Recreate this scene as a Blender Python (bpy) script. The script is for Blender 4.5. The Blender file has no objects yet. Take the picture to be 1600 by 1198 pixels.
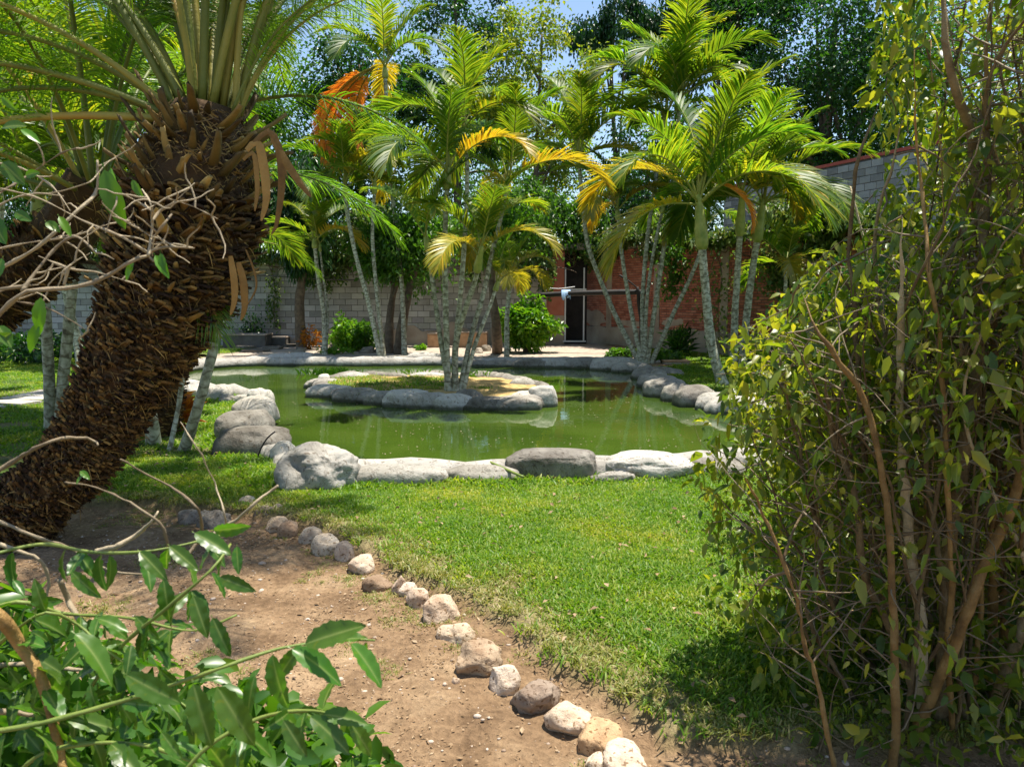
import bpy, math, random
import numpy as np
from mathutils import Vector, Matrix, Euler
sc = bpy.context.scene
PI = math.pi
R = math.radians
# ---------------------------------------------------------------- camera
F_PX, CX, CY, HORIZON = 1210.0, 800.0, 599.0, 465.0
PITCH = math.atan((CY - HORIZON) / F_PX)
EYE = np.array([0.0, 0.0, 1.6])
cam_data = bpy.data.cameras.new('camera')
cam_data.sensor_width = 36.0
cam_data.lens = F_PX / 1600.0 * 36.0
cam_data.clip_start = 0.05
cam_data.clip_end = 2000
cam_data.dof.use_dof = True
cam_data.dof.focus_distance = 11.0
cam_data.dof.aperture_fstop = 13.0
cam = bpy.data.objects.new('camera', cam_data)
sc.collection.objects.link(cam)
cam.location = EYE
cam.rotation_euler = (PI / 2 - PITCH, 0, 0)
sc.camera = cam
# ---------------------------------------------------------------- light
SUN_EL, SUN_AZ = R(78), R(66)          # azimuth clockwise from +Y
world = bpy.data.worlds.new('World')
sc.world = world
world.use_nodes = True
wn = world.node_tree.nodes
sky = wn.new('ShaderNodeTexSky')
sky.sky_type = 'NISHITA'
sky.sun_disc = False
sky.sun_elevation = SUN_EL
sky.sun_rotation = SUN_AZ
sky.air_density = 1.0
sky.dust_density = 0.6
world.node_tree.links.new(sky.outputs[0], wn['Background'].inputs[0])
wn['Background'].inputs[1].default_value = 0.11
sl = bpy.data.lights.new('sun', 'SUN')
sl.energy = 5.0
sl.angle = R(0.6)
sl.color = (1.0, 0.93, 0.82)
sun = bpy.data.objects.new('sun', sl)
sc.collection.objects.link(sun)
sd = Vector((math.sin(SUN_AZ) * math.cos(SUN_EL), math.cos(SUN_AZ) * math.cos(SUN_EL), math.sin(SUN_EL)))
sun.rotation_euler = sd.to_track_quat('Z', 'Y').to_euler()
sun.location = (8, 15, 30)
sc.view_settings.view_transform = 'Standard'
sc.view_settings.look = 'None'
sc.view_settings.gamma = 1.0
sc.view_settings.use_curve_mapping = False
sc.view_settings.exposure = 0.95
sc.render.film_transparent = False
sc.cycles.max_bounces = 7
sc.cycles.diffuse_bounces = 3
sc.cycles.glossy_bounces = 3
sc.cycles.transmission_bounces = 5
sc.cycles.sample_clamp_indirect = 6
# ---------------------------------------------------------------- helpers
rng = np.random.default_rng(11)
COL = sc.collection

def ray(px, py):
    x, y = (px - CX) / F_PX, (CY - py) / F_PX
    c, s = math.cos(PITCH), math.sin(PITCH)
    return np.array([x, c + y * s, -s + y * c])

def G(px, py, z=0.0):
    d = ray(px, py)
    return EYE + d * ((z - EYE[2]) / d[2])

def P(px, py, Y):
    d = ray(px, py)
    return EYE + d * (Y / d[1])

def nrm(a):
    return a / np.maximum(np.linalg.norm(a, axis=-1, keepdims=True), 1e-9)

def _hash(i, j, k, seed):
    n = (i * 374761393 + j * 668265263 + k * 2147483647 * 3 + seed * 974634777) & 0x7fffffff
    n = ((n ^ (n >> 13)) * 1274126177) & 0x7fffffff
    n = (n ^ (n >> 16)) & 0xffff
    return n / 32767.5 - 1.0

def noise(p, scale=1.0, seed=0):
    p = np.asarray(p, float) * scale + 1000.0
    i = np.floor(p).astype(np.int64)
    f = p - i
    f = f * f * (3 - 2 * f)
    r = 0
    for a in (0, 1):
        for b in (0, 1):
            for c in (0, 1):
                w = (f[..., 0] if a else 1 - f[..., 0]) * (f[..., 1] if b else 1 - f[..., 1]) * (f[..., 2] if c else 1 - f[..., 2])
                r = r + w * _hash(i[..., 0] + a, i[..., 1] + b, i[..., 2] + c, seed)
    return r

def fbm(p, scale, seed=0, octs=3):
    r, a = 0, 1.0
    for o in range(octs):
        r = r + a * noise(p, scale * 2 ** o, seed + o * 7)
        a *= 0.5
    return r

def noise2(xy, scale, seed=0, octs=2):
    p = np.concatenate([xy, np.zeros((len(xy), 1))], 1)
    return fbm(p, scale, seed, octs)

class MB:
    """collects geometry, links it as one mesh object"""
    def __init__(s):
        s.v, s.f, s.n, s.at = [], [], 0, {}
    def add(s, v, f, **attrs):
        v = np.asarray(v, float).reshape(-1, 3)
        if isinstance(f, np.ndarray):
            f = [f]
        else:
            k = {}
            for q in f:
                k.setdefault(len(q), []).append(q)
            f = [np.array(x) for x in k.values()]
        for q in f:
            s.f.append(q + s.n)
        for key, val in attrs.items():
            s.at.setdefault(key, []).append((s.n, np.broadcast_to(np.asarray(val, float), (len(v),))))
        s.v.append(v)
        s.n += len(v)
    def mesh(s, name, mat, smooth=True):
        me = bpy.data.meshes.new(name)
        v = np.concatenate(s.v)
        loops = np.concatenate([q.ravel() for q in s.f])
        cnt = np.concatenate([np.full(len(q), q.shape[1]) for q in s.f])
        st = np.concatenate([[0], np.cumsum(cnt)[:-1]])
        me.vertices.add(len(v)); me.vertices.foreach_set('co', v.ravel())
        me.loops.add(len(loops)); me.loops.foreach_set('vertex_index', loops.astype(np.int32))
        me.polygons.add(len(cnt)); me.polygons.foreach_set('loop_start', st.astype(np.int32))
        me.polygons.foreach_set('use_smooth', np.full(len(cnt), smooth))
        me.update(calc_edges=True)
        for key, lst in s.at.items():
            arr = np.zeros(len(v))
            for o, a in lst:
                arr[o:o + len(a)] = a
            me.attributes.new(key, 'FLOAT', 'POINT').data.foreach_set('value', arr)
        if mat:
            me.materials.append(mat)
        return me
    def build(s, name, mat, parent=None, smooth=True, origin=None):
        if origin is not None:
            o_ = np.asarray(origin, float)
            s.v = [x - o_ for x in s.v]
        return link(name, s.mesh(name, mat, smooth), parent, origin)

def link(name, data, parent=None, loc=None):
    o = bpy.data.objects.new(name, data)
    COL.objects.link(o)
    if loc is not None:
        o.location = Vector(loc)
    if parent is not None:
        o.parent = parent
    return o

def tag(o, label=None, cat=None, group=None, kind=None):
    if label: o['label'] = label
    if cat: o['category'] = cat
    if group: o['group'] = group
    if kind: o['kind'] = kind
    return o

def empty(name, loc, label, cat, group=None):
    o = link(name, None, None, loc)
    o.empty_display_size = 0.2
    return tag(o, label, cat, group)

def box(mb, x0, x1, y0, y1, z0, z1, M=None):
    v = np.array([[x, y, z] for z in (z0, z1) for x, y in ((x0, y0), (x1, y0), (x1, y1), (x0, y1))], float)
    if M is not None:
        v = v @ M[:3, :3].T + M[:3, 3]
    mb.add(v, np.array([[0, 3, 2, 1], [4, 5, 6, 7], [0, 1, 5, 4], [1, 2, 6, 5], [2, 3, 7, 6], [3, 0, 4, 7]]))

def smooth_path(pts, n):
    pts = np.asarray(pts, float)
    d = np.concatenate([[0], np.cumsum(np.linalg.norm(np.diff(pts[:, :3], axis=0), axis=1))])
    t = np.linspace(0, d[-1], n)
    # catmull-rom
    out = []
    for ti in t:
        i = min(max(np.searchsorted(d, ti) - 1, 0), len(pts) - 2)
        u = (ti - d[i]) / max(d[i + 1] - d[i], 1e-9)
        p0, p1, p2, p3 = pts[max(i - 1, 0)], pts[i], pts[i + 1], pts[min(i + 2, len(pts) - 1)]
        out.append(0.5 * ((2 * p1) + (-p0 + p2) * u + (2 * p0 - 5 * p1 + 4 * p2 - p3) * u * u + (-p0 + 3 * p1 - 3 * p2 + p3) * u ** 3))
    return np.array(out)

def frames(pts):
    T = nrm(np.gradient(pts, axis=0))
    ref = np.array([0, 0, 1.0]) if abs(T[0][2]) < 0.9 else np.array([0, 1.0, 0])
    U = [nrm(np.cross(T[0], ref))]
    for i in range(1, len(pts)):
        u = U[-1] - T[i] * np.dot(U[-1], T[i])
        U.append(nrm(u))
    U = np.array(U)
    return T, U, np.cross(T, U)

def tube(mb, pts, r, seg=8, bump=0.0, bscale=8, seed=0, cap=True, rings=None):
    pts = np.asarray(pts, float)
    n = len(pts)
    r = np.broadcast_to(np.asarray(r, float), (n,))
    T, U, V = frames(pts)
    a = np.linspace(0, 2 * PI, seg, endpoint=False)
    ring = np.cos(a)[None, :, None] * U[:, None, :] + np.sin(a)[None, :, None] * V[:, None, :]
    v = pts[:, None, :] + ring * r[:, None, None]
    if bump:
        nz = fbm(v.reshape(-1, 3), bscale, seed, 2).reshape(n, seg, 1)
        v = v + ring * nz * bump
    d = np.concatenate([[0], np.cumsum(np.linalg.norm(np.diff(pts, axis=0), axis=1))])
    i, j = np.meshgrid(np.arange(n - 1), np.arange(seg), indexing='ij')
    a0 = i * seg + j; b0 = i * seg + (j + 1) % seg
    f = np.stack([a0, b0, b0 + seg, a0 + seg], -1).reshape(-1, 4)
    fs = [f]
    mb.add(v.reshape(-1, 3), f, along=np.repeat(d, seg))
    if cap:
        base = mb.n - n * seg
        for k in (0, n - 1):
            q = np.arange(seg) + base + k * seg
            if k == 0: q = q[::-1]
            mb.f.append(q[None, :])

# ---------------------------------------------------------------- materials
def newmat(name):
    m = bpy.data.materials.new(name)
    m.use_nodes = True
    nt = m.node_tree
    nt.nodes.clear()
    out = nt.nodes.new('ShaderNodeOutputMaterial')
    return m, nt, out

def nd(nt, typ, ins=None, **props):
    n = nt.nodes.new(typ)
    for k, v in props.items():
        setattr(n, k, v)
    for k, v in (ins or {}).items():
        s = n.inputs[k]
        if isinstance(v, bpy.types.NodeSocket):
            nt.links.new(v, s)
        else:
            if s.type == 'RGBA' and len(v) == 3:
                v = (*v, 1)
            s.default_value = v
    return n

def ramp(nt, fac, stops):
    n = nt.nodes.new('ShaderNodeValToRGB')
    e = n.color_ramp.elements
    while len(e) < len(stops):
        e.new(0.5)
    for q, (p, c) in zip(e, stops):
        q.position = p
        q.color = (*c, 1)
    nt.links.new(fac, n.inputs[0])
    return n.outputs[0]

def math_(nt, op, a, b=0.5, c=None):
    n = nt.nodes.new('ShaderNodeMath'); n.operation = op
    for i, v in enumerate([a, b] + ([c] if c is not None else [])):
        if isinstance(v, bpy.types.NodeSocket): nt.links.new(v, n.inputs[i])
        else: n.inputs[i].default_value = v
    return n.outputs[0]

def mixc(nt, fac, a, b, blend='MIX'):
    n = nt.nodes.new('ShaderNodeMix'); n.data_type = 'RGBA'; n.blend_type = blend
    for s, v in ((n.inputs[0], fac), (n.inputs[6], a), (n.inputs[7], b)):
        if isinstance(v, bpy.types.NodeSocket): nt.links.new(v, s)
        elif isinstance(v, (int, float)): s.default_value = v
        else: s.default_value = (*v, 1)
    return n.outputs[2]

def leafmat(name, cols, trans=0.45, tcol=(1.6, 1.9, 0.5), rough=0.4, spec=0.5, vein=False, patch=False):
    m, nt, out = newmat(name)
    geo = nd(nt, 'ShaderNodeNewGeometry')
    oi = nd(nt, 'ShaderNodeObjectInfo')
    r1 = math_(nt, 'ADD', math_(nt, 'MULTIPLY', geo.outputs['Random Per Island'], 0.75), math_(nt, 'MULTIPLY', oi.outputs['Random'], 0.25))
    n = len(cols)
    c = ramp(nt, r1, [(i / (n - 1), q) for i, q in enumerate(cols)])
    c = mixc(nt, 1.0, c, oi.outputs['Color'], 'MULTIPLY')
    tc = nd(nt, 'ShaderNodeTexCoord')
    nz = nd(nt, 'ShaderNodeTexNoise', {'Vector': tc.outputs['Object'], 'Scale': 14.0, 'Detail': 2.0})
    c = mixc(nt, 0.35, c, mixc(nt, nz.outputs[0], (0.55, 0.55, 0.5), (1.5, 1.45, 1.3)), 'MULTIPLY')
    if patch:
        pn = nd(nt, 'ShaderNodeTexNoise', {'Vector': geo.outputs['Position'], 'Scale': 1.1, 'Detail': 4.0, 'Roughness': 0.6})
        c = mixc(nt, 1.0, c, ramp(nt, pn.outputs[0], [(0.32, (0.72, 0.85, 0.7)), (0.5, (1, 1, 1)), (0.68, (1.7, 1.2, 1.3))]), 'MULTIPLY')
    if vein:
        at = nd(nt, 'ShaderNodeAttribute', attribute_name='mid')
        c = mixc(nt, math_(nt, 'MULTIPLY', math_(nt, 'POWER', at.outputs['Fac'], 5.0), 0.6), c, (0.30, 0.36, 0.12))
        bl = ramp(nt, nd(nt, 'ShaderNodeTexNoise', {'Vector': tc.outputs['Object'], 'Scale': 60.0, 'Detail': 3.0}).outputs[0], [(0.0, (1, 1, 1)), (0.66, (1, 1, 1)), (0.72, (1.5, 1.1, 0.6))])
        c = mixc(nt, 1.0, c, bl, 'MULTIPLY')
    pb = nd(nt, 'ShaderNodeBsdfPrincipled', {'Base Color': c, 'Roughness': rough, 'Specular IOR Level': spec})
    tr = nd(nt, 'ShaderNodeBsdfTranslucent', {'Color': mixc(nt, 1.0, c, tcol, 'MULTIPLY')})
    mx = nd(nt, 'ShaderNodeMixShader', {0: trans})
    nt.links.new(pb.outputs[0], mx.inputs[1]); nt.links.new(tr.outputs[0], mx.inputs[2])
    nt.links.new(mx.outputs[0], out.inputs[0])
    return m

def solidmat(name, stops, scale=6.0, rough=0.85, bump=0.3, bscale=None, detail=6.0, coord='Object', spec=0.3, dist=0.02, obj_tint=False, speck=None, isl=0.0):
    m, nt, out = newmat(name)
    tc = nd(nt, 'ShaderNodeTexCoord')
    nz = nd(nt, 'ShaderNodeTexNoise', {'Vector': tc.outputs[coord], 'Scale': scale, 'Detail': detail, 'Roughness': 0.6})
    f = nz.outputs[0]
    oi = nd(nt, 'ShaderNodeObjectInfo')
    if isl:
        geo = nd(nt, 'ShaderNodeNewGeometry')
        f = math_(nt, 'ADD', math_(nt, 'MULTIPLY', f, 1 - isl), math_(nt, 'MULTIPLY', geo.outputs['Random Per Island'], isl))
    if obj_tint:
        f = math_(nt, 'ADD', math_(nt, 'MULTIPLY', f, 0.6), math_(nt, 'MULTIPLY', oi.outputs['Random'], 0.4))
    c = ramp(nt, f, stops)
    if speck:
        vo = nd(nt, 'ShaderNodeTexNoise', {'Vector': tc.outputs[coord], 'Scale': speck[0], 'Detail': 2.0})
        sp = ramp(nt, vo.outputs[0], [(0.0, (1, 1, 1)), (speck[1], (1, 1, 1)), (speck[1] + 0.05, speck[2])])
        c = mixc(nt, 1.0, c, sp, 'MULTIPLY')
    c = mixc(nt, 1.0, c, oi.outputs['Color'], 'MULTIPLY')
    n2 = nd(nt, 'ShaderNodeTexNoise', {'Vector': tc.outputs[coord], 'Scale': bscale or scale * 5, 'Detail': 6.0, 'Roughness': 0.65})
    bp = nd(nt, 'ShaderNodeBump', {'Strength': bump, 'Distance': dist, 'Height': n2.outputs[0]})
    pb = nd(nt, 'ShaderNodeBsdfPrincipled', {'Base Color': c, 'Roughness': rough, 'Specular IOR Level': spec, 'Normal': bp.outputs[0]})
    nt.links.new(pb.outputs[0], out.inputs[0])
    return m

M = {}
M['areca'] = leafmat('areca_leaf', [(0.045, 0.125, 0.014), (0.08, 0.175, 0.018), (0.14, 0.225, 0.02), (0.25, 0.27, 0.025)], 0.58, (1.9, 1.7, 0.6), 0.45)
M['areca_yellow'] = leafmat('yellowing_palm_leaf', [(0.18, 0.23, 0.02), (0.34, 0.32, 0.03), (0.48, 0.34, 0.035)], 0.5, (1.5, 1.3, 0.5), 0.4)
M['areca_orange'] = leafmat('orange_dead_palm_leaf', [(0.50, 0.20, 0.03), (0.62, 0.30, 0.04), (0.50, 0.22, 0.05)], 0.5, (1.5, 1.0, 0.6), 0.5)
M['tan_dead'] = leafmat('tan_dead_leaf', [(0.25, 0.13, 0.05), (0.45, 0.27, 0.12), (0.36, 0.17, 0.05)], 0.35, (1.4, 1.1, 0.7), 0.6)
M['phoenix'] = leafmat('date_palm_leaf', [(0.05, 0.12, 0.012), (0.10, 0.20, 0.015), (0.17, 0.27, 0.02)], 0.5, (1.9, 1.9, 0.5), 0.35)
M['dark_tree'] = leafmat('dark_tree_leaf', [(0.012, 0.045, 0.012), (0.02, 0.07, 0.012), (0.045, 0.11, 0.015)], 0.4, (1.6, 2.0, 0.6), 0.35)
M['mid_tree'] = leafmat('mid_tree_leaf', [(0.03, 0.09, 0.012), (0.06, 0.15, 0.015), (0.10, 0.20, 0.02)], 0.45, (1.8, 1.9, 0.5), 0.4)
M['light_tree'] = leafmat('light_tree_leaf', [(0.07, 0.15, 0.02), (0.15, 0.22, 0.025), (0.30, 0.30, 0.03)], 0.5, (1.7, 1.7, 0.5), 0.45)
M['vine'] = leafmat('vine_leaf', [(0.03, 0.07, 0.015), (0.07, 0.14, 0.025), (0.14, 0.19, 0.05), (0.20, 0.16, 0.08)], 0.4, (1.6, 1.7, 0.6), 0.4)
M['shrub'] = leafmat('shrub_leaf', [(0.035, 0.085, 0.013), (0.075, 0.135, 0.016), (0.13, 0.19, 0.02), (0.19, 0.235, 0.028), (0.27, 0.275, 0.045), (0.30, 0.21, 0.09)], 0.5, (2.0, 1.9, 0.5), 0.38, vein=True)
M['gloss'] = leafmat('glossy_serrated_leaf', [(0.025, 0.08, 0.012), (0.045, 0.12, 0.014), (0.07, 0.155, 0.018), (0.14, 0.21, 0.02)], 0.4, (1.9, 2.2, 0.5), 0.36, 0.5, vein=True)
M['bright'] = leafmat('bright_shrub_leaf', [(0.05, 0.15, 0.012), (0.10, 0.24, 0.015), (0.2, 0.3, 0.02)], 0.45, (1.7, 1.8, 0.5), 0.35)
M['grass'] = leafmat('grass_blade', [(0.05, 0.13, 0.008), (0.10, 0.21, 0.010), (0.17, 0.27, 0.018), (0.30, 0.33, 0.06)], 0.4, (1.7, 1.9, 0.5), 0.5, 0.35, patch=True)
M['grass_dry'] = leafmat('dry_grass_blade', [(0.10, 0.17, 0.02), (0.22, 0.24, 0.05), (0.38, 0.32, 0.12)], 0.35, (1.4, 1.4, 0.6), 0.5)
M['croton'] = leafmat('croton_leaf', [(0.3, 0.08, 0.02), (0.5, 0.2, 0.02), (0.12, 0.14, 0.02)], 0.45, (1.4, 1.2, 0.6), 0.4)
M['rachis'] = solidmat('palm_rachis', [(0.3, (0.16, 0.20, 0.03)), (0.7, (0.34, 0.32, 0.07))], 5, 0.45, 0.15)
M['petiole'] = solidmat('petiole', [(0.3, (0.09, 0.12, 0.02)), (0.5, (0.20, 0.20, 0.035)), (0.65, (0.34, 0.27, 0.05)), (0.8, (0.38, 0.20, 0.04))], 3, 0.5, 0.3, 30, obj_tint=True)
M['orange_rachis'] = solidmat('dead_rachis', [(0.3, (0.35, 0.12, 0.04)), (0.7, (0.5, 0.25, 0.1))], 5, 0.6, 0.2)
M['fibre'] = solidmat('fibre_bark', [(0.25, (0.025, 0.013, 0.006)), (0.5, (0.07, 0.038, 0.013)), (0.72, (0.19, 0.11, 0.032)), (0.92, (0.38, 0.25, 0.07))], 9, 0.85, 0.8, 30, isl=0.6)
M['fibre_strand'] = solidmat('fibre_strand', [(0.25, (0.04, 0.02, 0.008)), (0.5, (0.13, 0.072, 0.021)), (0.70, (0.28, 0.17, 0.048)), (0.88, (0.46, 0.32, 0.10))], 6, 0.6, 0.3, isl=0.7)
M['boot'] = solidmat('leaf_base', [(0.2, (0.12, 0.07, 0.02)), (0.45, (0.30, 0.20, 0.055)), (0.75, (0.52, 0.38, 0.13))], 7, 0.65, 0.5, 26, obj_tint=True)
M['bark'] = solidmat('bark', [(0.3, (0.07, 0.05, 0.035)), (0.7, (0.2, 0.15, 0.10))], 7, 0.9, 0.7, 24)
M['twig'] = solidmat('pale_twig', [(0.3, (0.15, 0.11, 0.065)), (0.7, (0.38, 0.31, 0.20))], 12, 0.7, 0.4, 60, obj_tint=True)
M['stem'] = solidmat('shrub_stem', [(0.3, (0.13, 0.085, 0.04)), (0.5, (0.28, 0.205, 0.10)), (0.7, (0.50, 0.41, 0.25))], 16, 0.75, 0.7, 70, obj_tint=True)
M['stem_orange'] = solidmat('orange_brown_stem', [(0.3, (0.16, 0.09, 0.03)), (0.5, (0.32, 0.19, 0.06)), (0.7, (0.46, 0.31, 0.12))], 14, 0.6, 0.5, 70)
M['green_stem'] = solidmat('green_stem', [(0.3, (0.10, 0.16, 0.03)), (0.7, (0.22, 0.26, 0.06))], 7, 0.5, 0.2, 40)
M['cement_stone'] = solidmat('cement_stone', [(0.25, (0.13, 0.115, 0.096)), (0.42, (0.29, 0.27, 0.235)), (0.58, (0.41, 0.39, 0.35)), (0.8, (0.53, 0.505, 0.46))], 3.2, 0.85, 0.55, 14, 8, obj_tint=True, dist=0.04, speck=(26, 0.62, (0.55, 0.5, 0.45)))
M['field_stone'] = solidmat('field_stone', [(0.25, (0.25, 0.17, 0.11)), (0.45, (0.45, 0.37, 0.29)), (0.7, (0.6, 0.53, 0.44))], 9, 0.85, 0.7, 40, 8, dist=0.02, speck=(55, 0.6, (0.45, 0.38, 0.3)))
M['block'] = solidmat('concrete_block', [(0.25, (0.20, 0.19, 0.175)), (0.5, (0.345, 0.335, 0.315)), (0.75, (0.48, 0.465, 0.44))], 2.0, 0.95, 0.6, 40, obj_tint=True)
M['mortar'] = solidmat('mortar', [(0.3, (0.07, 0.063, 0.055)), (0.7, (0.14, 0.13, 0.115))], 3, 0.95, 0.6, 30)
M['plaster'] = solidmat('cement_plaster', [(0.25, (0.20, 0.15, 0.115)), (0.5, (0.36, 0.29, 0.225)), (0.75, (0.46, 0.39, 0.31))], 1.2, 0.95, 0.5, 20)
M['brick'] = solidmat('red_brick', [(0.2, (0.24, 0.075, 0.045)), (0.5, (0.42, 0.14, 0.085)), (0.8, (0.52, 0.23, 0.15))], 3.0, 0.95, 0.4, 60, obj_tint=True)
M['brick_many'] = solidmat('red_brick_far', [(0.2, (0.24, 0.075, 0.045)), (0.5, (0.42, 0.14, 0.085)), (0.8, (0.52, 0.23, 0.15))], 3.0, 0.95, 0.4, 60, isl=0.4)
M['block_many'] = solidmat('concrete_block_far', [(0.25, (0.20, 0.19, 0.175)), (0.5, (0.345, 0.335, 0.315)), (0.75, (0.48, 0.465, 0.44))], 2.0, 0.95, 0.6, 40, isl=0.4)
M['white_metal'] = solidmat('white_metal', [(0.3, (0.55, 0.56, 0.57)), (0.7, (0.7, 0.7, 0.7))], 5, 0.5, 0.1)
M['dark'] = solidmat('dark_wood_and_gloom', [(0.3, (0.012, 0.011, 0.011)), (0.7, (0.03, 0.027, 0.025))], 6, 0.7, 0.3)  # beam and post wood; also the painted darkness inside the doorway
M['tan_block'] = solidmat('tan_stump', [(0.3, (0.30, 0.17, 0.09)), (0.7, (0.48, 0.30, 0.17))], 6, 0.85, 0.5)
M['cloth'] = solidmat('blue_cloth', [(0.3, (0.15, 0.32, 0.6)), (0.7, (0.5, 0.65, 0.8))], 9, 0.9, 0.2)
M['red_cap'] = solidmat('red_coping', [(0.3, (0.4, 0.08, 0.06)), (0.7, (0.5, 0.12, 0.08))], 5, 0.8, 0.3)
M['litter'] = leafmat('leaf_litter', [(0.16, 0.10, 0.055), (0.32, 0.22, 0.13), (0.48, 0.37, 0.25)], 0.15, (1.1, 1.0, 0.8), 0.8, 0.2)
M['pebble'] = solidmat('pebble', [(0.3, (0.28, 0.2, 0.14)), (0.7, (0.5, 0.42, 0.34))], 20, 0.9, 0.3, isl=0.6)

def stain(m):
    nt = m.node_tree
    pb = [n for n in nt.nodes if n.type == 'BSDF_PRINCIPLED'][0]
    src = pb.inputs['Base Color'].links[0].from_socket
    geo = nd(nt, 'ShaderNodeNewGeometry')
    sx = nd(nt, 'ShaderNodeSeparateXYZ', {0: geo.outputs['Position']})
    tc = nd(nt, 'ShaderNodeTexCoord')
    nz = nd(nt, 'ShaderNodeTexNoise', {'Vector': tc.outputs['Object'], 'Scale': 7.0, 'Detail': 4.0})
    h = math_(nt, 'ADD', sx.outputs[2], math_(nt, 'MULTIPLY', nz.outputs[0], -0.09))
    f = nd(nt, 'ShaderNodeMapRange', {0: h, 1: -0.075, 2: -0.03, 3: 0.85, 4: 0.0})
    c = mixc(nt, f.outputs[0], src, (0.045, 0.05, 0.02))
    wv = nd(nt, 'ShaderNodeTexNoise', {'Vector': tc.outputs['Object'], 'Scale': 2.2, 'Detail': 5.0, 'Roughness': 0.7, 'Distortion': 1.2})
    cr = ramp(nt, wv.outputs[0], [(0.0, (1, 1, 1)), (0.485, (1, 1, 1)), (0.5, (0.35, 0.32, 0.28)), (0.515, (1, 1, 1))])
    c = mixc(nt, 0.7, c, cr, 'MULTIPLY')
    nt.links.new(c, pb.inputs['Base Color'])
stain(M['cement_stone'])
def ringed_bark():
    m, nt, out = newmat('ringed_palm_stem')
    at = nd(nt, 'ShaderNodeAttribute', attribute_name='along')
    tc = nd(nt, 'ShaderNodeTexCoord')
    oi = nd(nt, 'ShaderNodeObjectInfo')
    n0 = nd(nt, 'ShaderNodeTexNoise', {'Vector': tc.outputs['Object'], 'Scale': 3.0, 'Detail': 3.0})
    a = math_(nt, 'ADD', math_(nt, 'MULTIPLY', at.outputs['Fac'], 7.5), math_(nt, 'MULTIPLY', n0.outputs[0], 3.2))
    fr = math_(nt, 'FRACT', a, 0)
    band = ramp(nt, fr, [(0.0, (0.17, 0.15, 0.11)), (0.10, (0.22, 0.20, 0.14)), (0.2, (0.46, 0.45, 0.38)), (1.0, (0.38, 0.38, 0.29))])
    n1 = nd(nt, 'ShaderNodeTexNoise', {'Vector': tc.outputs['Object'], 'Scale': 16.0, 'Detail': 5.0})
    mott = ramp(nt, n1.outputs[0], [(0.34, (0.38, 0.36, 0.28)), (0.5, (0.85, 0.85, 0.78)), (0.62, (1.2, 1.2, 1.18))])
    c = mixc(nt, 1.0, band, mott, 'MULTIPLY')
    c = mixc(nt, 1.0, c, oi.outputs['Color'], 'MULTIPLY')
    hgt = math_(nt, 'ADD', fr, math_(nt, 'MULTIPLY', n1.outputs[0], 0.4))
    bp = nd(nt, 'ShaderNodeBump', {'Strength': 0.5, 'Distance': 0.01, 'Height': hgt})
    pb = nd(nt, 'ShaderNodeBsdfPrincipled', {'Base Color': c, 'Roughness': 0.7, 'Normal': bp.outputs[0]})
    nt.links.new(pb.outputs[0], out.inputs[0])
    return m
M['ringed'] = ringed_bark()
M['crownshaft'] = solidmat('crownshaft', [(0.3, (0.18, 0.24, 0.04)), (0.7, (0.42, 0.42, 0.12))], 6, 0.4, 0.15)

def ground_mat():
    m, nt, out = newmat('ground')
    tc = nd(nt, 'ShaderNodeTexCoord')
    def at(n): return nd(nt, 'ShaderNodeAttribute', attribute_name=n).outputs['Fac']
    def nz(s, d=6.0, r=0.6): return nd(nt, 'ShaderNodeTexNoise', {'Vector': tc.outputs['Object'], 'Scale': s, 'Detail': d, 'Roughness': r}).outputs[0]
    big, mid, fine = nz(0.8), nz(4.0), nz(34.0)
    lawn = ramp(nt, mid, [(0.3, (0.035, 0.06, 0.012)), (0.6, (0.07, 0.11, 0.02)), (0.8, (0.15, 0.13, 0.06))])
    lawn = mixc(nt, at('dry'), lawn, ramp(nt, fine, [(0.3, (0.2, 0.15, 0.08)), (0.7, (0.38, 0.31, 0.17))]))
    soil = ramp(nt, mid, [(0.3, (0.14, 0.09, 0.05)), (0.5, (0.245, 0.165, 0.095)), (0.72, (0.345, 0.25, 0.152))])
    soil = mixc(nt, 0.55, soil, ramp(nt, fine, [(0.3, (0.45, 0.42, 0.4)), (0.6, (1.25, 1.22, 1.2))]), 'MULTIPLY')
    soil = mixc(nt, 0.5, soil, ramp(nt, big, [(0.35, (0.7, 0.65, 0.6)), (0.65, (1.3, 1.3, 1.3))]), 'MULTIPLY')
    pave = ramp(nt, mid, [(0.3, (0.32, 0.25, 0.19)), (0.6, (0.48, 0.40, 0.32)), (0.8, (0.56, 0.49, 0.41))])
    sand = ramp(nt, nz(9.0), [(0.3, (0.34, 0.22, 0.08)), (0.6, (0.52, 0.37, 0.16)), (0.8, (0.6, 0.48, 0.24))])
    c = mixc(nt, at('soil'), lawn, soil)
    c = mixc(nt, at('pave'), c, pave)
    c = mixc(nt, at('sand'), c, sand)
    c = mixc(nt, at('mud'), c, (0.03, 0.045, 0.02))
    h = math_(nt, 'ADD', math_(nt, 'MULTIPLY', mid, 0.5), math_(nt, 'MULTIPLY', fine, 0.6))
    bp = nd(nt, 'ShaderNodeBump', {'Strength': 1.0, 'Distance': 0.05, 'Height': h})
    pb = nd(nt, 'ShaderNodeBsdfPrincipled', {'Base Color': c, 'Roughness': 0.95, 'Specular IOR Level': 0.15, 'Normal': bp.outputs[0]})
    nt.links.new(pb.outputs[0], out.inputs[0])
    return m
M['ground'] = ground_mat()

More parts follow.
